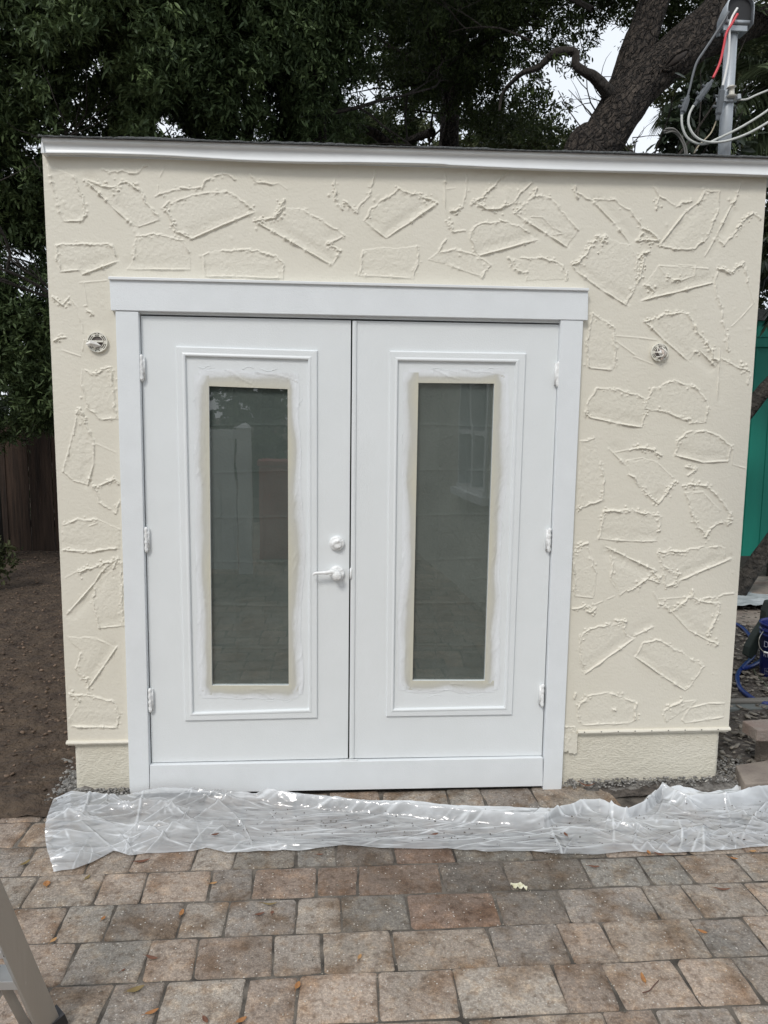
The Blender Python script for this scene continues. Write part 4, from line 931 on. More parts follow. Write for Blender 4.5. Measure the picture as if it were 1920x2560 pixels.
chan(f0-dv*.02, f0+dv*1.5, .062, .028, (.75, -.65, .1), 'rail', ALU)
f1 = at(84, 2600, f0[1]+.03); up1 = at(-60, 2330, f0[1]-.02); dv1 = (up1-f1)/np.linalg.norm(up1-f1)
chan(f1-dv1*.1, f1+dv1*1.0, .026, .02, (.6, -.8, .1), 'rear_rail', ALU)
for (ua, ub, v0, v1) in ((-140, 24, 2380, 2397), (-140, 65, 2454, 2475)):
    t = (v1-2178)/(2560-2178); yb = f0[1]-.16*(1-t)+.0
    P0 = at(ua, v0+3, yb-.02); P1 = at(ub, v0, yb-.02); P2 = at(ub, v1, yb-.02); P3 = at(ua, v1+3, yb-.02)
    vs = [tuple(P0), tuple(P1), tuple(P2), tuple(P3)]+[(p[0], p[1]+.07, p[2]) for p in (P0, P1, P2, P3)]
    MB().add(vs, [(0, 1, 2, 3), (4, 7, 6, 5), (0, 4, 5, 1), (1, 5, 6, 2), (2, 6, 7, 3), (3, 7, 4, 0)]).build('step', ALU2, lad, bevel=.0015)
    pc = at(ub-11, (v0+v1)/2, yb-.0205); MB().tube([(pc[0], pc[1]-.002, pc[2]), (pc[0], pc[1]+.003, pc[2])], .0045, 10).build('rivet', BLACK, lad)
ft = gr(150, 2563, .0); fb = ft+dv*.04
MB().tube([ft+np.array([-.01, 0, 0]), fb+np.array([-.01, 0, 0])], .036, 4).build('rubber_foot', mat('black_rubber', (.025, .025, .028), .6), lad)
adopt(lad)

# ---------------------------------------------------------------- service mast
GALV = mat('galvanised_steel', (.48, .51, .54), .5, metal=.35, var=(.38, .41, .44), vscale=14, bump=.1, bscale=60, stretch=(1, 1, .15))
DARKP = mat('grey_connector_plastic', (.10, .11, .12), .45, bump=.5, bscale=70, bdist=.004)
WGREY = mat('dark_grey_wire', (.11, .12, .13), .45); WWHITE = mat('white_wire', (.80, .80, .78), .4); WRED = mat('red_wire', (.62, .045, .06), .4)
CABW = mat('pale_cable', (.60, .61, .58), .5, var=(.48, .49, .46), vscale=30); CABY = mat('tan_wire', (.36, .31, .22), .6)
MY = .5
def am(x, y, dy=0.0): return at(*ZM(x, y), MY+dy)
mast = empty('service_mast', tuple(am(1085, 2000)-np.array([0, 0, .1]))); tag(mast, 'galvanised electrical mast above the right roof edge with looping wires', 'electrical mast')
pb, pt = am(1085, 2100), am(1190, 300)
MB().tube([pb-np.array([0, 0, .2]), pt], .0305, 20).build('pole', GALV, mast, smooth=True)
hc = am(1225, 205)
# weatherhead: hood with dark throat, opening towards the camera
mb = MB(); n = 18; vs = []
cent = hc; W_ = .064; Hh = .068
ring = []
for k in range(n+1):
    a = math.pi*k/n; ring.append((math.cos(a)*W_, math.sin(a)*Hh*.9+.012))
ring = [(W_, -.055)]+ring+[(-W_, -.055)]
prof2 = [(1.0, -.060), (1.06, -.055), (1.04, 0), (.9, .055), (.5, .07)]
for s, yy in prof2:
    for (a, b) in ring: vs.append((cent[0]+a*s, cent[1]+yy, cent[2]+b*s-(yy+.06)*.25))
k = len(ring); fs = [(j*k+i, j*k+i+1, (j+1)*k+i+1, (j+1)*k+i) for j in range(len(prof2)-1) for i in range(k-1)]
mb.add(vs, fs); mb.box((cent[0]-.058, cent[1]-.05, cent[2]-.058), (cent[0]+.058, cent[1]+.05, cent[2]-.042)); o = mb.build('weather_head', GALV, mast, smooth=True); sm = o.modifiers.new('t', 'SOLIDIFY'); sm.thickness = .004
MB().prism([(cent[0]+a*.96, cent[2]+b*.96) for a, b in ring], cent[1]-.040, cent[1]-.030).build('throat_plate', mat('black_throat', (.02, .02, .022), .6), mast)
cp = am(1185, 420); MB().box((cp[0]-.062, cp[1]-.045, cp[2]-.013), (cp[0]+.058, cp[1]-.033, cp[2]+.013)).tube([cp-np.array([0, 0, .012]), cp+np.array([0, 0, .012])], .036, 20).build('clamp', GALV, mast, bevel=.002)
def wire(P, r, m, nm, dy): MB().tube(spline([am(x, y, dy if not hasattr(dy, '__len__') else dy[i]) for i, (x, y) in enumerate(P)], 6), r, 8).build(nm, m, mast, smooth=True)
wire([(1150, 150), (1060, 310), (950, 480), (830, 660), (740, 800), (690, 950), (655, 1100), (620, 1240)], .0042*1.4, WGREY, 'wire', -.06)
wire([(1262, 105), (1195, 220), (1160, 340), (1158, 520), (1145, 750), (1112, 940), (1070, 1120)], .0058, WWHITE, 'wire', -.062)
wire([(1265, 180), (1190, 310), (1120, 430), (1085, 600), (1045, 780), (1000, 900), (945, 1010)], .0062, WRED, 'wire', -.070)
def connector(a, b, r, nm='connector', lug=None):
    A, B = am(*a, -.07), am(*b, -.07); mb = MB(); d = B-A
    mb.tube([A, A+d*.12, A+d*.16, A+d*.5, A+d*.80, A+d*.86, B], [r*.5, r*.55, r, r*1.08, r, r*.6, r*.55], 6)
    side = np.cross(d/np.linalg.norm(d), np.array([0, 1.0, 0])); c1 = A+d*.32-side*r*.9; mb.tube([c1, c1-side*r*.9], r*.42, 6); c2 = A+d*.62-side*r*.9; mb.tube([c2, c2-side*r*1.1], r*.5, 6)
    mb.build(nm, DARKP, mast, bevel=.0015)
connector((940, 1040), (700, 1370), .0155); connector((625, 1235), (535, 1500), .015); connector((1072, 1110), (1000, 1560), .0165)
wire([(540, 1490), (548, 1640), (610, 1780), (730, 1855), (860, 1862), (1010, 1795), (1240, 1685), (1450, 1565), (1660, 1425), (1900, 1220)], .0058, CABW, 'cable', -.08)
wire([(695, 1370), (640, 1480), (630, 1610), (690, 1740), (800, 1820), (950, 1845), (1150, 1820), (1400, 1730), (1660, 1585), (1900, 1430)], .0060, CABW, 'cable', -.095)
wire([(995, 1550), (960, 1640), (915, 1730), (850, 1800), (760, 1890), (700, 1985)], .0035, CABY, 'wire', -.05)
wire([(1210, 1290), (1370, 1290), (1500, 1235), (1660, 1170), (1900, 1080)], .0050, CABW, 'support_cable', -.04)
ic = am(1190, 1190, -.05); MB().tube([ic+np.array([-.004, 0, .028]), ic+np.array([-.004, 0, .02]), ic+np.array([-.002, 0, .016]), ic+np.array([0, 0, -.012]), ic+np.array([0, 0, -.018]), ic+np.array([0, 0, -.026])], [.014, .024, .013, .013, .024, .016], 14).build('insulator', mat('porcelain', (.55, .53, .47), .35), mast, smooth=True)
bc = am(1110, 1280, -.03); MB().box((bc[0]-.05, bc[1]-.01, bc[2]-.016), (bc[0]+.055, bc[1]+.004, bc[2]+.012)).tube([am(1275, 1225, -.05), am(1280, 1290, -.05)], .012, 8).build('bracket', GALV, mast, bevel=.002)
adopt(mast)
cb = [at(*ZM(600, 2060), .62), at(*ZM(585, 1930), .62), at(*ZM(520, 1790), .62), at(*ZM(430, 1705), .6), at(*ZM(320, 1715), .6)]
mb = MB()
for k in range(4):
    mb.tube(spline([p+np.array([.006*math.cos(k*1.6), .006*math.sin(k*1.6), .004*k+.004*math.sin(i+k)]) for i, p in enumerate(cb)], 6), .0045, 6)
tag(mb.build('cable_bundle', mat('weathered_grey_cable', (.20, .195, .18), .8), smooth=True), 'bent bundle of weathered grey cables on the roof beside the mast', 'cable bundle')

# ---------------------------------------------------------------- vegetation
def leaf_mat(name, col, col2, rough=.5, trans=.25):
    m = mat(name, col, rough, spec=.2); t = m.node_tree; b = t.nodes['Principled BSDF']; out = t.nodes['Material Output']
    a = t.nodes.new('ShaderNodeAttribute'); a.attribute_name = 'shade'
    x = t.nodes.new('ShaderNodeMixRGB'); x.inputs[1].default_value = (*col, 1); x.inputs[2].default_value = (*col2, 1); t.links.new(a.outputs['Fac'], x.inputs[0]); t.links.new(x.outputs[0], b.inputs['Base Color'])
    tl = t.nodes.new('ShaderNodeBsdfTranslucent'); t.links.new(x.outputs[0], tl.inputs[0]); ms = t.nodes.new('ShaderNodeMixShader'); ms.inputs[0].default_value = trans
    t.links.new(b.outputs[0], ms.inputs[1]); t.links.new(tl.outputs[0], ms.inputs[2]); t.links.new(ms.outputs[0], out.inputs[0]); return m
EVER = leaf_mat('evergreen_leaf', (.042, .066, .030), (.15, .205, .085), .45, .18)
OAKL = leaf_mat('oak_leaf', (.036, .052, .022), (.10, .135, .048), .5, .25)
FARL = leaf_mat('far_leaf', (.05, .065, .03), (.11, .12, .055), .6, .3)
BIGL = leaf_mat('glossy_dark_leaf', (.018, .026, .016), (.045, .06, .035), .3, .1)
PALM = leaf_mat('palm_leaf', (.075, .10, .055), (.16, .20, .105), .45, .18)
BARK = mat('oak_bark', (.088, .070, .056), .95, var=(.028, .021, .017), vscale=11, bump=1.0, bscale=12, bdist=.12, bdetail=10, stretch=(2.6, 2.6, 1.0))
def furrow(m, sc=9, st=(1, 1, 3.2), ang=(0, .70, 0)):
    t = m.node_tree; b = t.nodes['Principled BSDF']; tc = t.nodes.new('ShaderNodeTexCoord'); mp = t.nodes.new('ShaderNodeMapping'); mp.vector_type = 'TEXTURE'; mp.inputs['Rotation'].default_value = ang; mp.inputs['Scale'].default_value = st
    dn = t.nodes.new('ShaderNodeTexNoise'); dn.inputs['Scale'].default_value = 7; ad = t.nodes.new('ShaderNodeMixRGB'); ad.blend_type = 'ADD'; ad.inputs[0].default_value = .12
    v = t.nodes.new('ShaderNodeTexVoronoi'); v.feature = 'DISTANCE_TO_EDGE'; v.inputs['Scale'].default_value = sc
    t.links.new(tc.outputs['Object'], mp.inputs[0]); t.links.new(mp.outputs[0], ad.inputs[1]); t.links.new(tc.outputs['Object'], dn.inputs[0]); t.links.new(dn.outputs['Color'], ad.inputs[2]); t.links.new(ad.outputs[0], v.inputs[0])
    r = t.nodes.new('ShaderNodeMapRange'); r.inputs[1].default_value = 0; r.inputs[2].default_value = .16; t.links.new(v.outputs['Distance'], r.inputs[0])
    x = t.nodes.new('ShaderNodeMixRGB'); x.blend_type = 'MULTIPLY'; x.inputs[0].default_value = 1
    r2 = t.nodes.new('ShaderNodeMapRange'); r2.inputs[2].default_value = .16; r2.inputs[3].default_value = .35; r2.inputs[4].default_value = 1.15; t.links.new(v.outputs['Distance'], r2.inputs[0])
    old = b.inputs['Base Color'].links[0].from_socket; t.links.new(old, x.inputs[1]); t.links.new(r2.outputs[0], x.inputs[2]); t.links.new(x.outputs[0], b.inputs['Base Color'])
    bp = t.nodes.new('ShaderNodeBump'); bp.inputs['Strength'].default_value = 1; bp.inputs['Distance'].default_value = .03; t.links.new(r.outputs[0], bp.inputs['Height'])
    t.links.new(b.inputs['Normal'].links[0].from_socket, bp.inputs['Normal']); t.links.new(bp.outputs[0], b.inputs['Normal'])
furrow(BARK, 24)
DBARK = mat('dark_bark', (.045, .037, .031), .95, var=(.022, .018, .015), vscale=9, bump=1.0, bscale=22, bdist=.05, stretch=(2, 2, .5))
def holes_ok(P, holes, rng):
    if not holes: return np.ones(len(P), bool)
    d = P-CAM; z = d@FW; u = 960+FPX*(d@RT)/z; v = 1280-FPX*(d@UP)/z; ok = np.ones(len(P), bool)
    for (hu, hv, ru, rv) in holes:
        q = ((u-hu)/ru)**2+((v-hv)/rv)**2; ok &= ~(q < .55+.75*rng.random(len(P)))
    return ok
def crown(name, ells, n, k, L_, W_, m, parent, seed=0, thr=.42, nscale=1.6, holes=None, droop=.2, spread=.10):
    rng = np.random.default_rng(seed); C = []; tot = sum(e[3]*e[4]*e[5] for e in ells)
    for (cx, cy, cz, rx, ry, rz) in ells:
        q = int(n*2.4*rx*ry*rz/tot); d = rng.normal(size=(q, 3)); d /= np.linalg.norm(d, axis=1)[:, None]; r = rng.random(q)**(1/2.2)
        C.append(d*r[:, None]*np.array([rx, ry, rz])+np.array([cx, cy, cz]))
    C = np.concatenate(C); nn = fbm(C[:, 0]*nscale+C[:, 1]*.7, C[:, 2]*nscale-C[:, 1]*.5, seed+5, 3)
    C = C[nn > thr]; C = C[holes_ok(C, holes, rng)]; rng.shuffle(C); C = C[:n]; n = len(C)
    axis = rng.normal(size=(n, 3)); axis[:, 2] += .3; axis /= np.linalg.norm(axis, axis=1)[:, None]
    D = axis[:, None, :]*.75+rng.normal(size=(n, k, 3))*.62; D[:, :, 2] -= droop; D /= np.linalg.norm(D, axis=2)[..., None]
    off = (rng.random((n, k, 1))-.3)*axis[:, None, :]*spread+rng.normal(size=(n, k, 3))*spread*.22
    P0 = (C[:, None, :]+off).reshape(-1, 3); D = D.reshape(-1, 3); q = len(P0)
    up = rng.normal(size=(q, 3))*.5+np.array([0, -.25, 1]); S = np.cross(D, up); S /= np.linalg.norm(S, axis=1)[:, None]+1e-9; Nn = np.cross(S, D)
    ll = (L_*rng.uniform(.6, 1.15, q))[:, None]; ww = (W_*rng.uniform(.7, 1.2, q))[:, None]*.5
    V = np.stack([P0, P0+D*ll*.3+S*ww*.85+Nn*ww*.25, P0+D*ll*.7+S*ww*.8+Nn*ww*.2, P0+D*ll-Nn*ll*.06, P0+D*ll*.7-S*ww*.8+Nn*ww*.2, P0+D*ll*.3-S*ww*.85+Nn*ww*.25], 1)
    base = np.arange(q)[:, None]*6; F = np.concatenate([base+np.array([[0, 1, 2, 3]]), base+np.array([[0, 3, 4, 5]])])
    sh = np.clip(np.repeat(rng.random(n)**1.8, k)*.7+rng.random(q)*.3, 0, 1)
    return npmesh(name, V.reshape(-1, 3), F, m, parent, smooth=False, attr={'shade': np.repeat(sh, 6)})
def bumpy_tube(pts, rad, name, m, parent, n=28, amp=.06, seed=0, seg=10, furrow=1.0):
    P = spline(pts, seg); R = np.interp(np.linspace(0, 1, len(P)), np.linspace(0, 1, len(rad)), rad); mb = MB(); mb.tube(P, list(R), n)
    V = np.array(mb.v); k = len(P); s = 0; Vr = V.reshape(k, n, 3); Pc = np.array(P)
    sl = np.concatenate([[0], np.cumsum(np.linalg.norm(np.diff(Pc, axis=0), axis=1))])
    A = np.arange(n)/n*2*math.pi; S_, A2 = np.meshgrid(sl, A, indexing='ij')
    f_ = fbm(S_*3+seed, np.cos(A2)*1.2+3, seed)+fbm(S_*3, np.sin(A2)*1.2+7, seed+3)-1
    g = fbm(S_*6, np.cos(A2)*4+11, seed+5)+fbm(S_*6, np.sin(A2)*4+17, seed+6)-1
    Vr = Pc[:, None, :]+(Vr-Pc[:, None, :])*(1+amp*(1.4*f_+1.2*g*furrow))[..., None]
    mb.v = [tuple(p) for p in Vr.reshape(-1, 3)]; return mb.build(name, m, parent, smooth=True)
def branchy(mb, p, d, L_, r, depth, rng, droop=.05):
    pts = [p]; q = np.array(p, float); d = np.array(d, float)
    for i in range(5):
        d = d+np.array([rng.gauss(0, .18), rng.gauss(0, .18), rng.gauss(0, .14)-droop*.3]); d /= np.linalg.norm(d); q = q+d*L_/5; pts.append(q.copy())
        if depth > 0 and i >= 1: branchy(mb, q, d+np.array([rng.gauss(0, .7), rng.gauss(0, .7), rng.gauss(.1, .5)]), L_*.62, r*.5, depth-1, rng, droop)
    mb.tube(pts, [r*(1-.14*i) for i in range(6)], 5, cap=False)

# --- live oak leaning behind the shed
OY = 3.6
def ao(x, y, dy=0): return at(*Z8(x, y), OY+dy)
oak = empty('oak_tree', (ao(700, 1200)[0], OY, -.05)); tag(oak, 'huge leaning oak with furrowed grey bark behind the right of the shed', 'tree')
px = 1/1.728/FPX*(OY-CAM[1])/ (FW[1])     # metres per zoom pixel at the oak's distance
bumpy_tube([ (ao(700, 1200)[0]-.2, OY, -.1), (ao(760, 1000)[0]-.1, OY, 1.9), ao(850, 760), ao(935, 620), ao(1040, 450), ao(1160, 320), ao(1300, 205), ao(1420, 90), ao(1540, -60), ao(1700, -260)],
           [.28, .25, .22, .185, .19, .19, .185, .175, .16, .14], 'trunk', BARK, oak, n=72, amp=.09, seed=2, seg=14)
bumpy_tube([ao(1010, 500, .05), ao(1060, 330, .08), ao(1100, 200, .1), ao(1150, 60, .12), ao(1190, -90, .15), ao(1200, -300, .3)], [.17, .165, .145, .135, .125, .10], 'limb', BARK, oak, n=56, amp=.09, seed=5, seg=12)
bumpy_tube([ao(1330, 190, .1), ao(1470, 150, .2), ao(1570, 110, .3), ao(1680, 75, .4), ao(1900, -20, .6)], [.15, .15, .13, .115, .10], 'limb', BARK, oak, n=40, amp=.09, seed=8)
bumpy_tube([ao(1000, 440, 0), ao(955, 385, -.1), ao(905, 335, -.15), ao(862, 310, -.2), ao(828, 280, -.2), ao(822, 226, -.2), ao(748, 224, -.2), ao(705, 255, -.15), ao(665, 292, -.1), ao(600, 314, 0), ao(558, 350, .1), ao(512, 405, .2), ao(498, 480, .2)],
           [.085, .058, .046, .040, .038, .036, .036, .030, .026, .022, .019, .015, .010], 'limb', DBARK, oak, n=20, amp=.2, seed=11, seg=5)
# knot: a raised lip around a sunken wound
kc = ao(1272, 250, -.235); kd = ao(1325, 212, -.235)-ao(1222, 292, -.235); kd /= np.linalg.norm(kd); kn = np.cross(kd, np.array([0, 1.0, 0]))
pts = [kc+kd*.13*math.cos(a)+kn*.045*math.sin(a)+np.array([0, .045*abs(math.cos(a)), 0]) for a in np.linspace(0, 2*math.pi, 26)]
MB().tube(pts, [.015+.005*math.sin(i*1.7) for i in range(26)], 8).build('knot_rim', BARK, oak, smooth=True)
MB().tube([kc-kd*.11+np.array([0, .04, 0]), kc+np.array([0, .025, 0]), kc+kd*.11+np.array([0, .04, 0])], [.012, .036, .012], 12).build('knot_hollow', mat('hollow_wood', (.035, .028, .024), .95, bump=.8, bscale=30), oak, smooth=True)
mb = MB(); rg = random.Random(4)
for (x, y, d, L_, r) in ((900, 40, (-.6, .2, .5), 1.4, .028), (640, 180, (-.5, 0, .3), .8, .012)):
    branchy(mb, ao(x, y, .3), d, L_, r, 2, rg)
mb.build('branches', DBARK, oak)
SKYH = [(905, 225, 48, 42), (885, 265, 35, 25), (800, 285, 25, 25), (1425, 228, 42, 26), (1160, 330, 22, 20), (1492, 300, 30, 46), (1620, 330, 80, 75), (1180, 90, 25, 22), (1010, 115, 16, 16), (1530, 90, 28, 45), (1000, 300, 18, 18), (1380, 175, 30, 25), (1585, 220, 20, 60), (1690, 100, 25, 20), (1480, 220, 35, 30), (1120, 240, 20, 30), (1290, 190, 26, 26)]
cw = lambda u, v, y, ru, ry, rv: (*at(u, v, y), ru/FPX*(y-CAM[1]), ry, rv/FPX*(y-CAM[1]))
crown('crown', [cw(1150, 60, 4.8, 330, .9, 130), cw(1500, -60, 5.0, 420, 1.0, 120), cw(1250, 240, 5.2, 200, .5, 90), cw(1080, 190, 5.4, 200, .6, 130), cw(1750, 60, 5.3, 160, .7, 120), cw(1350, -260, 4.5, 700, 2.2, 200), cw(1340, 320, 4.6, 90, .3, 60), cw(1400, 340, 4.7, 50, .2, 40), cw(1560, 20, 4.6, 40, .2, 60), cw(1440, 190, 4.4, 60, .25, 35), cw(1330, 240, 4.5, 50, .25, 50), cw(1290, 160, 4.5, 60, .3, 40), cw(1330, 290, 4.4, 100, .3, 70), cw(1400, 120, 4.6, 90, .3, 60), cw(1000, 300, 5.2, 120, .3, 60), cw(1290, 215, 3.3, 50, .12, 28), cw(1395, 150, 3.3, 45, .12, 22), cw(1240, 300, 3.3, 40, .12, 40)],
      9600, 13, .056, .021, OAKL, oak, 31, .46, 2.2, SKYH, .15, .10)
adopt(oak)

# --- dense evergreens on the left
def tree(name, label, base, top, r, ells, n, k, L_, W_, m, seed, thr=.40, ns=1.5, holes=None, group='trees behind the shed', bark=DBARK, stems=None, droop=.2):
    t = empty(name, (base[0], base[1], -.05)); tag(t, label, 'tree', group)
    B, T = np.array(base, float), np.array(top, float); mid = (B+T)/2+np.array([.12, .1, 0])
    bumpy_tube([B, mid, T], [r, r*.75, r*.35], 'trunk', bark, t, n=20, amp=.1, seed=seed)
    mb = MB(); rg = random.Random(seed)
    for i in range(9):
        s = .35+.6*i/9; p = B*(1-s)+T*s; branchy(mb, p, (rg.gauss(0, 1), rg.gauss(0, 1), .5), 1.2, r*.17, 2, rg)
    mb.build('branches', bark, t)
    for st in (stems or []): bumpy_tube(st[0], st[1], 'stem', bark, t, n=16, amp=.1, seed=seed+9)
    crown('crown', ells, n, k, L_, W_, m, t, seed, thr, ns, holes, droop)
    adopt(t); return t
LH = [(110, 310, 14, 22), (85, 370, 40, 34), (30, 430, 25, 20), (160, 115, 20, 16), (120, 180, 14, 14), (340, 60, 12, 10), (415, 110, 9, 14), (520, 235, 16, 26), (655, 10, 12, 8), (700, 140, 13, 30), (560, 280, 12, 12), (510, 335, 18, 20), (620, 320, 14, 24), (650, 345, 14, 12), (60, 655, 55, 30), (75, 725, 50, 18), (470, 60, 14, 10), (120, 270, 12, 14), (790, 200, 12, 40), (690, 260, 10, 40), (35, 215, 12, 12), (20, 640, 30, 50)]
tree('evergreen_tree', 'dark evergreen tree at the far left with branches down to the wooden fence', (-4.0, 4.2, 0), (-3.9, 4.3, 5.2), .16,
     [cw(60, 820, 4.6, 260, .8, 240), cw(-120, 480, 4.4, 260, .9, 330), cw(90, 520, 4.8, 190, .7, 150), cw(60, 120, 4.0, 260, 1.0, 290), cw(-100, 1000, 5.0, 250, .6, 130), cw(120, 980, 4.8, 130, .5, 90)], 10500, 11, .076, .023, EVER, 41, .36, 1.7, LH)
tree('evergreen_tree', 'dense evergreen tree with whorled leaves behind the left half of the shed', (-1.7, 3.9, 0), (-1.9, 3.7, 6.0), .17,
     [cw(330, 150, 3.4, 250, 1.0, 230), cw(420, 330, 3.9, 260, .8, 140), cw(230, 380, 4.0, 200, .7, 160), cw(300, -150, 3.4, 420, 1.3, 200)], 9600, 12, .074, .022, EVER, 43, .36, 1.7, LH,
     stems=[([at(330, 420, 4.2), at(325, 180, 4.2), at(300, -60, 4.2)], [.12, .10, .08])])
tree('evergreen_tree', 'dense evergreen tree above the middle of the roof, sky showing at its right edge', (-.25, 4.3, 0), (-.3, 4.1, 6.0), .15,
     [cw(620, 150, 3.9, 210, 1.0, 230), cw(760, 60, 4.2, 190, .9, 170), cw(690, 330, 4.4, 200, .6, 90), cw(820, -120, 4.0, 350, 1.2, 170), cw(830, 290, 4.8, 90, .4, 60)], 8800, 12, .070, .021, EVER, 47, .38, 1.8, LH,
     stems=[([at(560, 430, 4.4), at(590, 180, 4.4), at(610, -40, 4.4)], [.08, .07, .06]), ([at(600, 420, 4.6), at(640, 250, 4.6), at(740, 60, 4.6)], [.07, .06, .04])])
# pale trunked tree in the middle distance
TH = SKYH+[(880, 130, 30, 60), (1080, 330, 30, 20)]
tree('broadleaf_tree', 'straight grey trunked tree standing behind the middle of the roof', (at(1068, 700, 6.2)[0], 6.2, 0), at(1130, -150, 6.2), .20,
     [cw(1060, 60, 6.8, 260, 1.0, 150), cw(950, 330, 7.0, 150, .6, 70), cw(1150, 330, 7.0, 200, .6, 60), cw(1000, 200, 7.2, 160, .6, 120)], 3600, 12, .075, .028, OAKL, 53, .48, 2.4, TH, bark=BARK,
     stems=[([at(1062, 420, 6.2), at(1010, 400, 6.0), at(930, 330, 5.8), at(850, 320, 5.7)], [.09, .08, .05, .03]), ([at(1090, 200, 6.2), at(1140, 90, 6.0), at(1210, 62, 5.9), at(1290, 55, 5.8)], [.075, .05, .03, .008]), ([at(1080, 330, 6.3), at(1010, 360, 6.8), at(1000, 400, 7)], [.05, .04, .03])])
# dark hedge / shrubs behind the fence and beyond the right
tree('broadleaf_tree', 'leafy tree behind the electrical mast at the upper right', (3.9, 6.5, 0), (4.0, 6.3, 5.0), .14,
     [cw(1830, 130, 6.4, 120, .6, 110), cw(1720, 330, 6.6, 120, .5, 70), cw(1880, 330, 6.8, 130, .6, 140), cw(1700, 250, 6.9, 60, .4, 50), cw(1960, 600, 6.9, 110, .5, 150), cw(1950, 700, 7.2, 90, .4, 100)], 2400, 12, .085, .035, FARL, 59, .40, 2.4, [(1640, 330, 60, 60), (1580, 350, 60, 60), (1870, 215, 30, 30), (1800, 250, 16, 16)])
tree('broadleaf_tree', 'far leafy tree seen low between the trunks above the roof', (1.2, 10.5, 0), (1.2, 10.5, 4.0), .14,
     [cw(1250, 360, 10.5, 200, .9, 50), cw(960, 360, 10.5, 160, .9, 60), cw(1550, 385, 10.5, 150, .8, 25)], 1700, 12, .11, .045, FARL, 61, .38, 2.0, SKYH)
# broad-leaved shrub in front of the sky, right of the oak
shrub = empty('rubber_plant', (3.0, 3.0, 0)); tag(shrub, 'dark shrub with large oval leaves showing above the roof beside the mast', 'shrub')
mb = MB(); rg = random.Random(8)
for k in range(6): branchy(mb, np.array([2.75+.1*k, 2.6, 2.4]), (rg.gauss(0, .3)-.2, rg.gauss(0, .3), 1), 1.5, .018, 1, rg)
mb.tube([(3.0, 3.0, 0), (2.95, 2.8, 1.3), (2.9, 2.7, 2.8)], .04, 8); mb.build('stems', DBARK, shrub)
crown('foliage', [cw(1730, 290, 2.6, 45, .3, 70), cw(1690, 335, 2.5, 32, .25, 35), cw(1770, 240, 2.7, 40, .3, 60), cw(1800, 340, 2.9, 50, .3, 60)], 150, 7, .11, .052, BIGL, shrub, 71, .30, 3.0, [(1600, 330, 60, 90)], .35, .12)
adopt(shrub)
# palms
def palm(name, label, base, fr, seed, L_=1.9, m=PALM, lw=.030, ll=.42, nl=46, dr=.075):
    t = empty(name, tuple(base)); tag(t, label, 'palm', 'palms beyond the shed'); rg = np.random.default_rng(seed)
    b = np.array(base, float); bumpy_tube([b*np.array([1, 1, 0]), b*np.array([1, 1, .5]), b], [.13, .12, .10], 'trunk', DBARK, t, n=14, seed=seed)
    for i, (dx, dy, dz, sc) in enumerate(fr):
        d = np.array([dx, dy, dz], float); d /= np.linalg.norm(d); P = []; q = b.copy(); vel = d.copy()
        for s in range(15): P.append(q.copy()); q = q+vel*L_*sc/15; vel = vel+np.array([0, 0, -dr]); vel /= np.linalg.norm(vel)
        mb = MB(); mb.tube(P, [.014-.0008*s for s in range(15)], 5); V = []; F = []
        for s in np.linspace(2, 13.9, nl):
            i0 = int(s); f_ = s-i0; p = P[i0]*(1-f_)+P[min(i0+1, 14)]*f_; tg = P[min(i0+1, 14)]-P[i0]; tg /= np.linalg.norm(tg)
            for sd_ in (-1, 1):
                sv = np.cross(tg, np.array([0, 0, 1.0]))*sd_; sv /= np.linalg.norm(sv)+1e-9
                D = sv*.8+tg*.65+np.array([0, 0, -.18+rg.normal(0, .12)])+rg.normal(0, .06, 3); D /= np.linalg.norm(D); ln = ll*sc*(1-.55*abs(s-7)/8)*rg.uniform(.85, 1.1)
                W_ = np.cross(D, np.array([0, 0, 1.0])+rg.normal(0, .3, 3)); W_ /= np.linalg.norm(W_); W_ *= lw/2; k = len(mb.v)
                e1 = p+D*ln*.5+np.array([0, 0, -.02]); e2 = p+D*ln+np.array([0, 0, -.16*ln-.03])
                mb.add([p-W_*.5, p+W_*.5, e1+W_, e1-W_, e2], [(0, 1, 2, 3), (3, 2, 4)])
        me = mb.build('frond', m, t); a = me.data.attributes.new('shade', 'FLOAT', 'POINT'); a.data.foreach_set('value', np.clip(rg.random()*.5+rg.random(len(mb.v))*.4, 0, 1).astype(np.float32))
    adopt(t)
palm('palm_tree', 'palm with long drooping fronds behind the mast at the upper right', at(2040, 235, 4.3), [(-1, -.2, .55, 1.0), (-1, .1, .1, 1.0), (-1, -.3, -.15, .95), (-.8, -.6, .3, 1), (-.6, -.3, 1, 1), (-1, .4, .4, 1.1), (-.9, -.1, -.45, .9), (-.4, .6, .9, 1), (.5, -.5, .6, 1), (.8, .3, .5, 1), (-.9, -.5, .9, 1.0), (-1, .2, .8, 1.1), (-1, -.15, .3, 1.05), (-1, .3, -.1, 1.0), (-1, -.4, .1, .9)], 3, L_=1.45, lw=.017, ll=.46, nl=90, dr=.06)
palm('palm_tree', 'dark palm whose fronds hang in front of the teal wall', at(2060, 640, 4.6), [(-1, -.2, .2, .62), (-1, .1, -.1, .6), (-1, -.3, -.5, .6), (-.8, -.5, .5, .7), (-.6, .3, .9, .7), (.6, -.4, .5, .7)], 6, m=BIGL)
palm('palm_tree', 'palm with thin dark fronds against the sky at the left edge', at(-60, 640, 6.0), [(1, -.2, .35, .8), (1, .1, .1, .8), (1, -.3, .7, .8), (.6, -.3, 1, .8), (1, -.4, -.05, .75), (-.5, .2, 1, .8), (1, .3, .5, .9)], 9, m=BIGL, lw=.018)
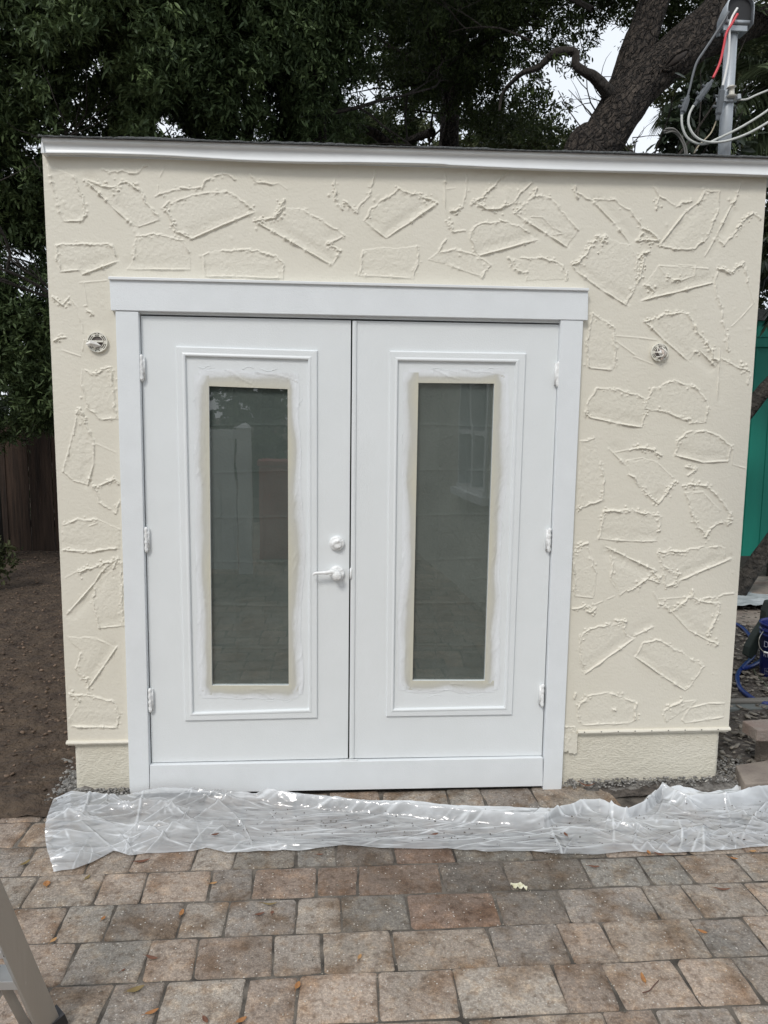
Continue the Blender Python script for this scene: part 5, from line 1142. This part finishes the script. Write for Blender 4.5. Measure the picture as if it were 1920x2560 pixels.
# --- slanting dark trunks before the teal wall
for (pa, pb_, y, r, lab) in (((1800, 1110), (2010, 870), 4.3, .085, 'upper dark slanting trunk crossing the teal wall'), ((1800, 1540), (2010, 1250), 3.6, .085, 'lower dark slanting trunk rising from the ground before the teal wall')):
    t = empty('leaning_tree', tuple(at(*pa, y))); tag(t, lab, 'tree', 'leaning trunks right of the shed')
    a, b = at(*pa, y), at(*pb_, y); d = (b-a); P = [a-d*.35, a, (a+b)/2+np.array([0, 0, .03]), b, b+d*.8]
    if y < 4: P[0] = a-d*.12; P[0][2] = max(P[0][2], -.1)
    bumpy_tube(P, [r*1.1, r, r*.95, r*.9, r*.8], 'trunk', mat('mossy_bark', (.075, .065, .055), .95, var=(.02, .018, .016), vscale=16, bump=1, bscale=24, bdist=.08), t, n=26, amp=.16, seed=int(y*10))
    crown('crown', [(*(b+d*.9), .7, .5, .5)], 160, 10, .08, .03, OAKL, t, 77)
    adopt(t)
# little plant at the left edge
pl = empty('seedling', tuple(gr(0, 1480, 0))); tag(pl, 'small leafy plant sprouting from the soil at the left edge', 'plant')
g0 = gr(-8, 1475, 0); mb = MB()
for k in range(5): mb.tube([g0, g0+np.array([.03*k-.04, -.02*k, .25])], .005, 5)
mb.build('stems', DBARK, pl); crown('leaves', [(g0[0], g0[1], .30, .20, .15, .22)], 60, 8, .07, .025, FARL, pl, 81, .2, 3); adopt(pl)

# ---------------------------------------------------------------- wooden fence (left)
FW_ = mat('weathered_fence_board', (.062, .038, .026), .9, var=(.022, .014, .010), vscale=5, bump=.7, bscale=26, bdist=.01, stretch=(6, 6, .35))
fen = empty('wooden_fence', (-4.2, 6.6, 0)); tag(fen, 'dark weathered wooden board fence behind the bare soil at the left', 'fence')
rg = random.Random(5); x = -8.2; k = 0
while x < -1.5:
    wd = .135+rg.uniform(-.012, .012); h = 1.62+rg.uniform(-.02, .03); tw = rg.uniform(-.01, .01); ln_ = rg.uniform(-.008, .008); MBx = MB()
    P = [(x, h-.02), (x+.02, h), (x+wd-.02, h), (x+wd, h-.02), (x+wd+ln_, -.03), (x+ln_, -.03)]
    MBx.prism(P, 6.58+tw, 6.60+tw).build('board', FW_, fen); x += wd+rg.choice((.002, .003, .006)); k += 1
for z in (.3, 1.3): MB().box((-8.2, 6.615, z), (-1.5, 6.655, z+.09)).build('rail', FW_, fen)
adopt(fen)
crown_h = empty('hedge', (-5, 8.2, 0)); tag(crown_h, 'dark hedge behind the wooden fence under the evergreens', 'hedge')
crown('foliage', [(-4.2, 8.0, 1.6, 2.6, .6, 1.5), (-6.8, 8.2, 1.8, 2.0, .6, 1.7), (-1.5, 8.2, 1.6, 2, .6, 1.5)], 4200, 10, .12, .05, EVER, crown_h, 83, .15, 1.5)
adopt(crown_h)

# ---------------------------------------------------------------- teal building (right)
TEAL = mat('teal_siding', (.012, .27, .20), .55, var=(.010, .235, .175), vscale=2, bump=.1, bscale=60, stretch=(4, 4, .4))
tb = empty('teal_building', (5.5, 5.3, 0)); tag(tb, 'teal painted board sided building behind the right of the shed', 'building')
def tealwall():
    prof = []; x = 3.2
    while x < 9:
        prof += [(x, 0), (x+.192, 0), (x+.196, .008), (x+.203, .008)]; x += .207
    vs = []; y = 5.3
    for z in (.14, 2.90): vs += [(a, y+b, z) for a, b in prof]
    n = len(prof); MB().add(vs, [(i, i+1, n+i+1, n+i) for i in range(n-1)]).build('wall', TEAL, tb)
tealwall()
MB().box((3.2, 5.262, 2.60), (9, 5.299, 2.71)).box((3.2, 5.25, 2.71), (9, 5.299, 2.74)).build('trim_band', TEAL, tb, bevel=.003)
MB().box((3.2, 5.24, 2.90), (9, 8.5, 3.02)).build('roof', SHINGLE, tb)
MB().box((3.22, 5.32, -.02), (9, 8.3, 2.9)).build('body', TEAL, tb); MB().box((3.2, 5.27, -.02), (9, 5.315, .139)).build('plinth', mat('dark_plinth', (.05, .05, .045), .9), tb)
adopt(tb)

# ---------------------------------------------------------------- right-hand clutter
STONE = mat('tan_paver_stone', (.30, .255, .215), .9, var=(.20, .165, .14), vscale=9, bump=.8, bscale=70, bdist=.01)
REDST = mat('reddish_paver_stone', (.24, .17, .145), .9, var=(.28, .245, .215), vscale=8, bump=.8, bscale=70, bdist=.01)
def slab(P, th, name, m, label, grp, seed=0, cat='paver'):
    rg = random.Random(seed); top = [np.array(p, float) for p in P]; n = len(top); vs = [tuple(p) for p in top]+[tuple(p-np.array([0, 0, th])) for p in top]
    o = MB().add(vs, [tuple(range(n)), tuple(range(2*n-1, n-1, -1))]+[(i, i+n, (i+1) % n+n, (i+1) % n) for i in range(n)]).build(name, m, None, bevel=.006); tag(o, label, cat, grp); return o
ZR_ = lambda x, y: (1720+x/3.685, 1400+y/3.685)
G = 'loose pavers by the right corner of the shed'
zt = .24
slab([gr(*ZR_(498, 1478), zt), gr(*ZR_(637, 1565), zt), gr(*ZR_(637, 1565), zt)+np.array([.5, -.03, 0]), gr(*ZR_(498, 1478), zt)+np.array([.55, .06, 0])], .062, 'loose_paver', REDST, 'upper paver propped on a standing paver beside the shed corner', G)
pq = gr(*ZR_(660, 1870), .0); slab([(pq[0]-.02, pq[1]+.02, .178), (pq[0]+.035, pq[1]-.03, .178), (pq[0]+.3, pq[1]-.01, .178), (pq[0]+.28, pq[1]+.05, .178)], .19, 'loose_paver', STONE, 'paver standing on edge beneath the upper paver', G)
zt = .075
slab([gr(*ZR_(437, 1888), zt), gr(*ZR_(520, 2060), zt), gr(*ZR_(520, 2060), zt)+np.array([.5, .02, 0]), gr(*ZR_(437, 1888), zt)+np.array([.5, .12, 0])], .07, 'loose_paver', STONE, 'lower paver half covered by the plastic sheet', G)
# distant stepping stones
Gs = 'stone slabs in front of the teal building'
def far_slab(v0, v1, u0, m, lab, zt, rise):
    a = gr(u0, v0, zt); b = gr(u0-8, v1, zt); slab([b, b+np.array([2.2, -.02, 0]), a+np.array([2.2, .02, 0]), a], rise, 'stone_slab', m, lab, Gs)
far_slab(1441, 1453, 1872, STONE, 'farthest tan stone slab below the teal wall', .12, .1)
far_slab(1456, 1482, 1858, STONE, 'second tan stone slab from the teal wall', .09, .1)
far_slab(1524, 1560, 1835, STONE, 'nearest tan stone slab behind the blue hose', .02, .06)
X, Y = np.meshgrid(np.linspace(0, 1, 90), np.linspace(0, 1, 50), indexing='ij'); a = gr(1838, 1522, .05); b = gr(1844, 1486, .05)
Vv = np.stack([a[0]-.3+X*2.2, a[1]+(b[1]-a[1])*Y, .05+.03*ridged(X*7, Y*6, 3)+.02*ridged(X*18, Y*9, 5)], -1).reshape(-1, 3)
tag(npmesh('tarpaulin', Vv, gridfaces(90, 50), mat('pale_tarp', (.42, .46, .47), .5, var=(.33, .36, .37), vscale=12)), 'pale crumpled tarpaulin lying between the stone slabs', 'tarpaulin')
# blue hose
HOSE = mat('blue_hose', (.012, .03, .16), .4)
def hz(P, r, z=.02): return MB().tube(spline([gr(*ZR_(*p), z) for p in P], 8), r, 10)
m1 = hz([(440, 590), (500, 625), (560, 690), (605, 760), (615, 830), (590, 900), (520, 970), (465, 1040), (455, 1110), (480, 1180), (540, 1240), (620, 1290), (720, 1325), (900, 1330)], .0155)
m2 = hz([(500, 1000), (570, 985), (640, 950), (700, 910), (800, 870)], .0145, .035); m1.v_n = 0
base = len(m1.v); m1.add(m2.v, m2.f)
tag(m1.build('garden_hose', HOSE, smooth=True), 'blue hose snaking over the mulch right of the shed', 'hose')
m3 = hz([(605, 1010), (630, 1060), (670, 1100), (715, 1150), (735, 1220)], .006, .012)
tag(m3.build('thin_cord', mat('grey_green_cord', (.09, .10, .07), .7), smooth=True), 'thin dull cord curling on the mulch below the bucket', 'cord')
# plank on the ground
a = gr(*ZR_(378, 1272), .04); b = gr(*ZR_(378, 1300), .04)
slab([b, b+np.array([1.6, 0, 0]), a+np.array([1.6, .05, 0]), a], .02, 'plank', mat('grey_plank', (.20, .185, .165), .85, var=(.14, .13, .115), vscale=14, stretch=(.3, 3, 1)), 'thin grey weathered plank lying across the mulch', None, cat='plank')
a = gr(*ZR_(385, 1370), .02); b = gr(*ZR_(385, 1318), .02)
slab([a, a+np.array([1.6, .02, 0]), b+np.array([1.6, .02, 0]), b], .03, 'plastic_edging', mat('dull_grey_board', (.13, .14, .135), .7), 'flat dull grey board on the ground in front of the plank', None, cat='board')
# bucket
bx, by = gr(1910, 1697)[0]+.135, gr(1910, 1697)[1]+.03
bk = empty('bucket', (bx, by, 0)); tag(bk, 'dark blue plastic bucket with white lettering at the right picture edge', 'bucket')
BLUE = mat('dark_blue_plastic', (.010, .016, .13), .35)
def lathe(P, c, n=48):
    vs = [(c[0]+r*math.cos(2*math.pi*i/n), c[1]+r*math.sin(2*math.pi*i/n), z) for r, z in P for i in range(n)]
    return MB().add(vs, [(k*n+i, k*n+(i+1) % n, (k+1)*n+(i+1) % n, (k+1)*n+i) for k in range(len(P)-1) for i in range(n)])
lathe([(.0, .012), (.125, .012), (.128, 0), (.131, .01), (.146, .30), (.152, .30), (.152, .312), (.147, .313), (.148, .33), (.156, .33), (.156, .343), (.149, .345), (.150, .37), (.157, .37), (.158, .383), (.150, .386), (.145, .37), (.125, .02), (0, .018)], (bx, by)).build('body', BLUE, bk, smooth=True)
def text(s, size, pos, rotz, m, parent, name='lettering'):
    cu = bpy.data.curves.new(name, 'FONT'); cu.body = s; cu.size = size; cu.extrude = .0006; cu.align_x = 'CENTER'; cu.align_y = 'CENTER'
    to = bpy.data.objects.new('tmp', cu); SC.collection.objects.link(to); bpy.context.view_layer.update()
    me = bpy.data.meshes.new_from_object(to.evaluated_get(bpy.context.evaluated_depsgraph_get())); bpy.data.objects.remove(to)
    o = link(name, me, m, parent); o.location = pos; o.rotation_euler = (math.radians(90), 0, rotz); return o
LET = mat('pale_lettering', (.30, .31, .42), .5)
def onb(u, v, r=.1455):
    d = ray(u, v); o_ = CAM[:2]-np.array([bx, by]); a = d[0]**2+d[1]**2; b_ = 2*(o_@d[:2]); c_ = o_@o_-r*r; disc = b_*b_-4*a*c_
    t = (-b_-math.sqrt(max(disc, 0)))/(2*a); p = CAM+d*t; return p, math.atan2(p[1]-by, p[0]-bx)+math.pi/2
for s, sz, (u, v) in (('D', .062, (1915.5, 1612)), ('R', .042, (1911.5, 1637)), ('I', .042, (1918.5, 1639))):
    p, rz = onb(u, v, .1465); text(s, sz, p, rz, LET, bk)
p, rz = onb(1918, 1678, .1405); text('Lo', .022, p, rz, LET, bk)
fr_ = []
for (du, dv_) in ((-6.5, -7), (9, -7), (9, 7), (-6.5, 7), (-6.5, -7)): fr_.append(onb(1918+du, 1678+dv_, .1415)[0])
MB().tube(fr_, .0008, 4).build('label_frame', LET, bk)
hp = [onb(1908.5, 1578, .158)[0]]+[at(u, v, by-.16) for u, v in ((1899.5, 1592), (1897, 1605), (1899, 1617), (1909, 1629), (1925, 1634), (1950, 1634))]
MB().tube(spline(hp, 5), .0022, 6).build('handle_wire', mat('handle_wire_steel', (.45, .43, .38), .5), bk, smooth=True)
MB().tube([at(1909.5, 1630, by-.162), at(1926, 1634, by-.162), at(1950, 1634, by-.162)], .006, 8).build('handle_grip', WWHITE, bk, smooth=True)
adopt(bk)
# folded dark green object leaning behind the bucket
ob_ = [at(*ZR_(*p), by+.25) for p in ((735, 380), (700, 470), (690, 560), (600, 700), (545, 800), (525, 880), (565, 905), (610, 860), (660, 740), (730, 620), (900, 560), (900, 360))]
DKG = mat('dark_green_plastic', (.022, .033, .03), .5)
o = MB().prism([(p[0], p[2]) for p in ob_], by+.22, by+.30).build('folded_chair', DKG, None, bevel=.008); tag(o, 'dark green plastic bag slumped behind the blue bucket', 'bag'); o.name = 'garden_bag'

# ---------------------------------------------------------------- behind the camera (seen in the door glass)
VINYL = mat('white_vinyl', (.78, .80, .80), .4)
vf = empty('vinyl_fence', (-1.03, -5.1, 0)); tag(vf, 'white vinyl privacy fence and capped post behind the viewer', 'fence')
MB().box((-1.10, -5.16, 0), (-.96, -5.02, 1.62)).build('post', VINYL, vf, bevel=.004)
MB().add([(-1.115, -5.175, 1.62), (-.945, -5.175, 1.62), (-.945, -5.005, 1.62), (-1.115, -5.005, 1.62), (-1.03, -5.09, 1.68)], [(0, 1, 4), (1, 2, 4), (2, 3, 4), (3, 0, 4), (0, 3, 2, 1)]).build('post_cap', VINYL, vf)
for k in range(22): MB().box((-1.12-.15*(k+1), -5.11, .05), (-1.12-.15*k-.004, -5.07, 1.50)).build('panel', VINYL, vf)
MB().box((-4.5, -5.125, 1.50), (-1.10, -5.055, 1.60)).build('rail', VINYL, vf, bevel=.004); adopt(vf)
hs = empty('stucco_house', (1.3, -6, 0)); tag(hs, 'pale stuccoed house with a white window to the right of the viewer', 'house')
HST = mat('pale_house_stucco', (.62, .60, .52), .8, var=(.55, .53, .46), vscale=5, bump=1, bscale=18, bdist=.05)
def hx(y): return 1.35+(-3.07-y)*(-.087)
def hbox(y0, y1, z0, z1, dx0, dx1, nm, m): 
    a, b = hx(y0), hx(y1); vs = [(a+dx0, y0, z0), (a+dx1, y0, z0), (b+dx1, y1, z0), (b+dx0, y1, z0), (a+dx0, y0, z1), (a+dx1, y0, z1), (b+dx1, y1, z1), (b+dx0, y1, z1)]
    MB().add(vs, [(0, 3, 2, 1), (4, 5, 6, 7), (0, 1, 5, 4), (1, 2, 6, 5), (2, 3, 7, 6), (3, 0, 4, 7)]).build(nm, m, hs)
hbox(-9, -1.5, -.1, 1.05, 0, .2, 'wall', HST); hbox(-9, -1.5, 2.2, 3.3, 0, .2, 'wall', HST); hbox(-9, -4.35, 1.05, 2.2, 0, .2, 'wall', HST); hbox(-3.35, -1.5, 1.05, 2.2, 0, .2, 'wall', HST)  # near end and height extended out of view to shade the shed's right side
hbox(-4.35, -3.35, 1.05, 1.10, -.04, .1, 'window_frame', VINYL); hbox(-4.35, -3.35, 2.14, 2.2, -.02, .1, 'window_frame', VINYL); hbox(-4.35, -4.29, 1.1, 2.14, -.02, .1, 'window_frame', VINYL); hbox(-3.41, -3.35, 1.1, 2.14, -.02, .1, 'window_frame', VINYL); hbox(-3.88, -3.82, 1.1, 2.14, -.015, .1, 'window_frame', VINYL); hbox(-4.29, -3.41, 1.6, 1.64, -.01, .1, 'window_frame', VINYL)
hbox(-4.45, -3.25, .98, 1.05, -.08, .0, 'window_sill', VINYL); hbox(-4.34, -3.36, 1.06, 2.19, .11, .13, 'window_pane', mat('dark_window', (.03, .035, .04), .1))
hbox(-9, -1.5, 3.3, 3.42, -.4, .4, 'roof', SHINGLE); adopt(hs)
rb = MB().box((-.93, -6.3, 0), (-.55, -5.9, 1.15)).box((-.95, -6.32, 1.15), (-.53, -5.88, 1.22)); tag(rb.build('red_cabinet', mat('red_paint', (.35, .04, .035), .5), bevel=.02), 'red storage box standing behind the viewer beside the vinyl fence', 'storage box')
tree('backdrop_tree', 'broad dark tree behind the viewer mirrored in the door glass', (-1.5, -13, 0), (-1.5, -13, 5), .25, [(-3, -13, 3.3, 4.5, 1.5, 3.2), (3.5, -14, 3.5, 4, 1.5, 3.2)], 4200, 10, .22, .10, EVER, 91, .2, .8, group=None)
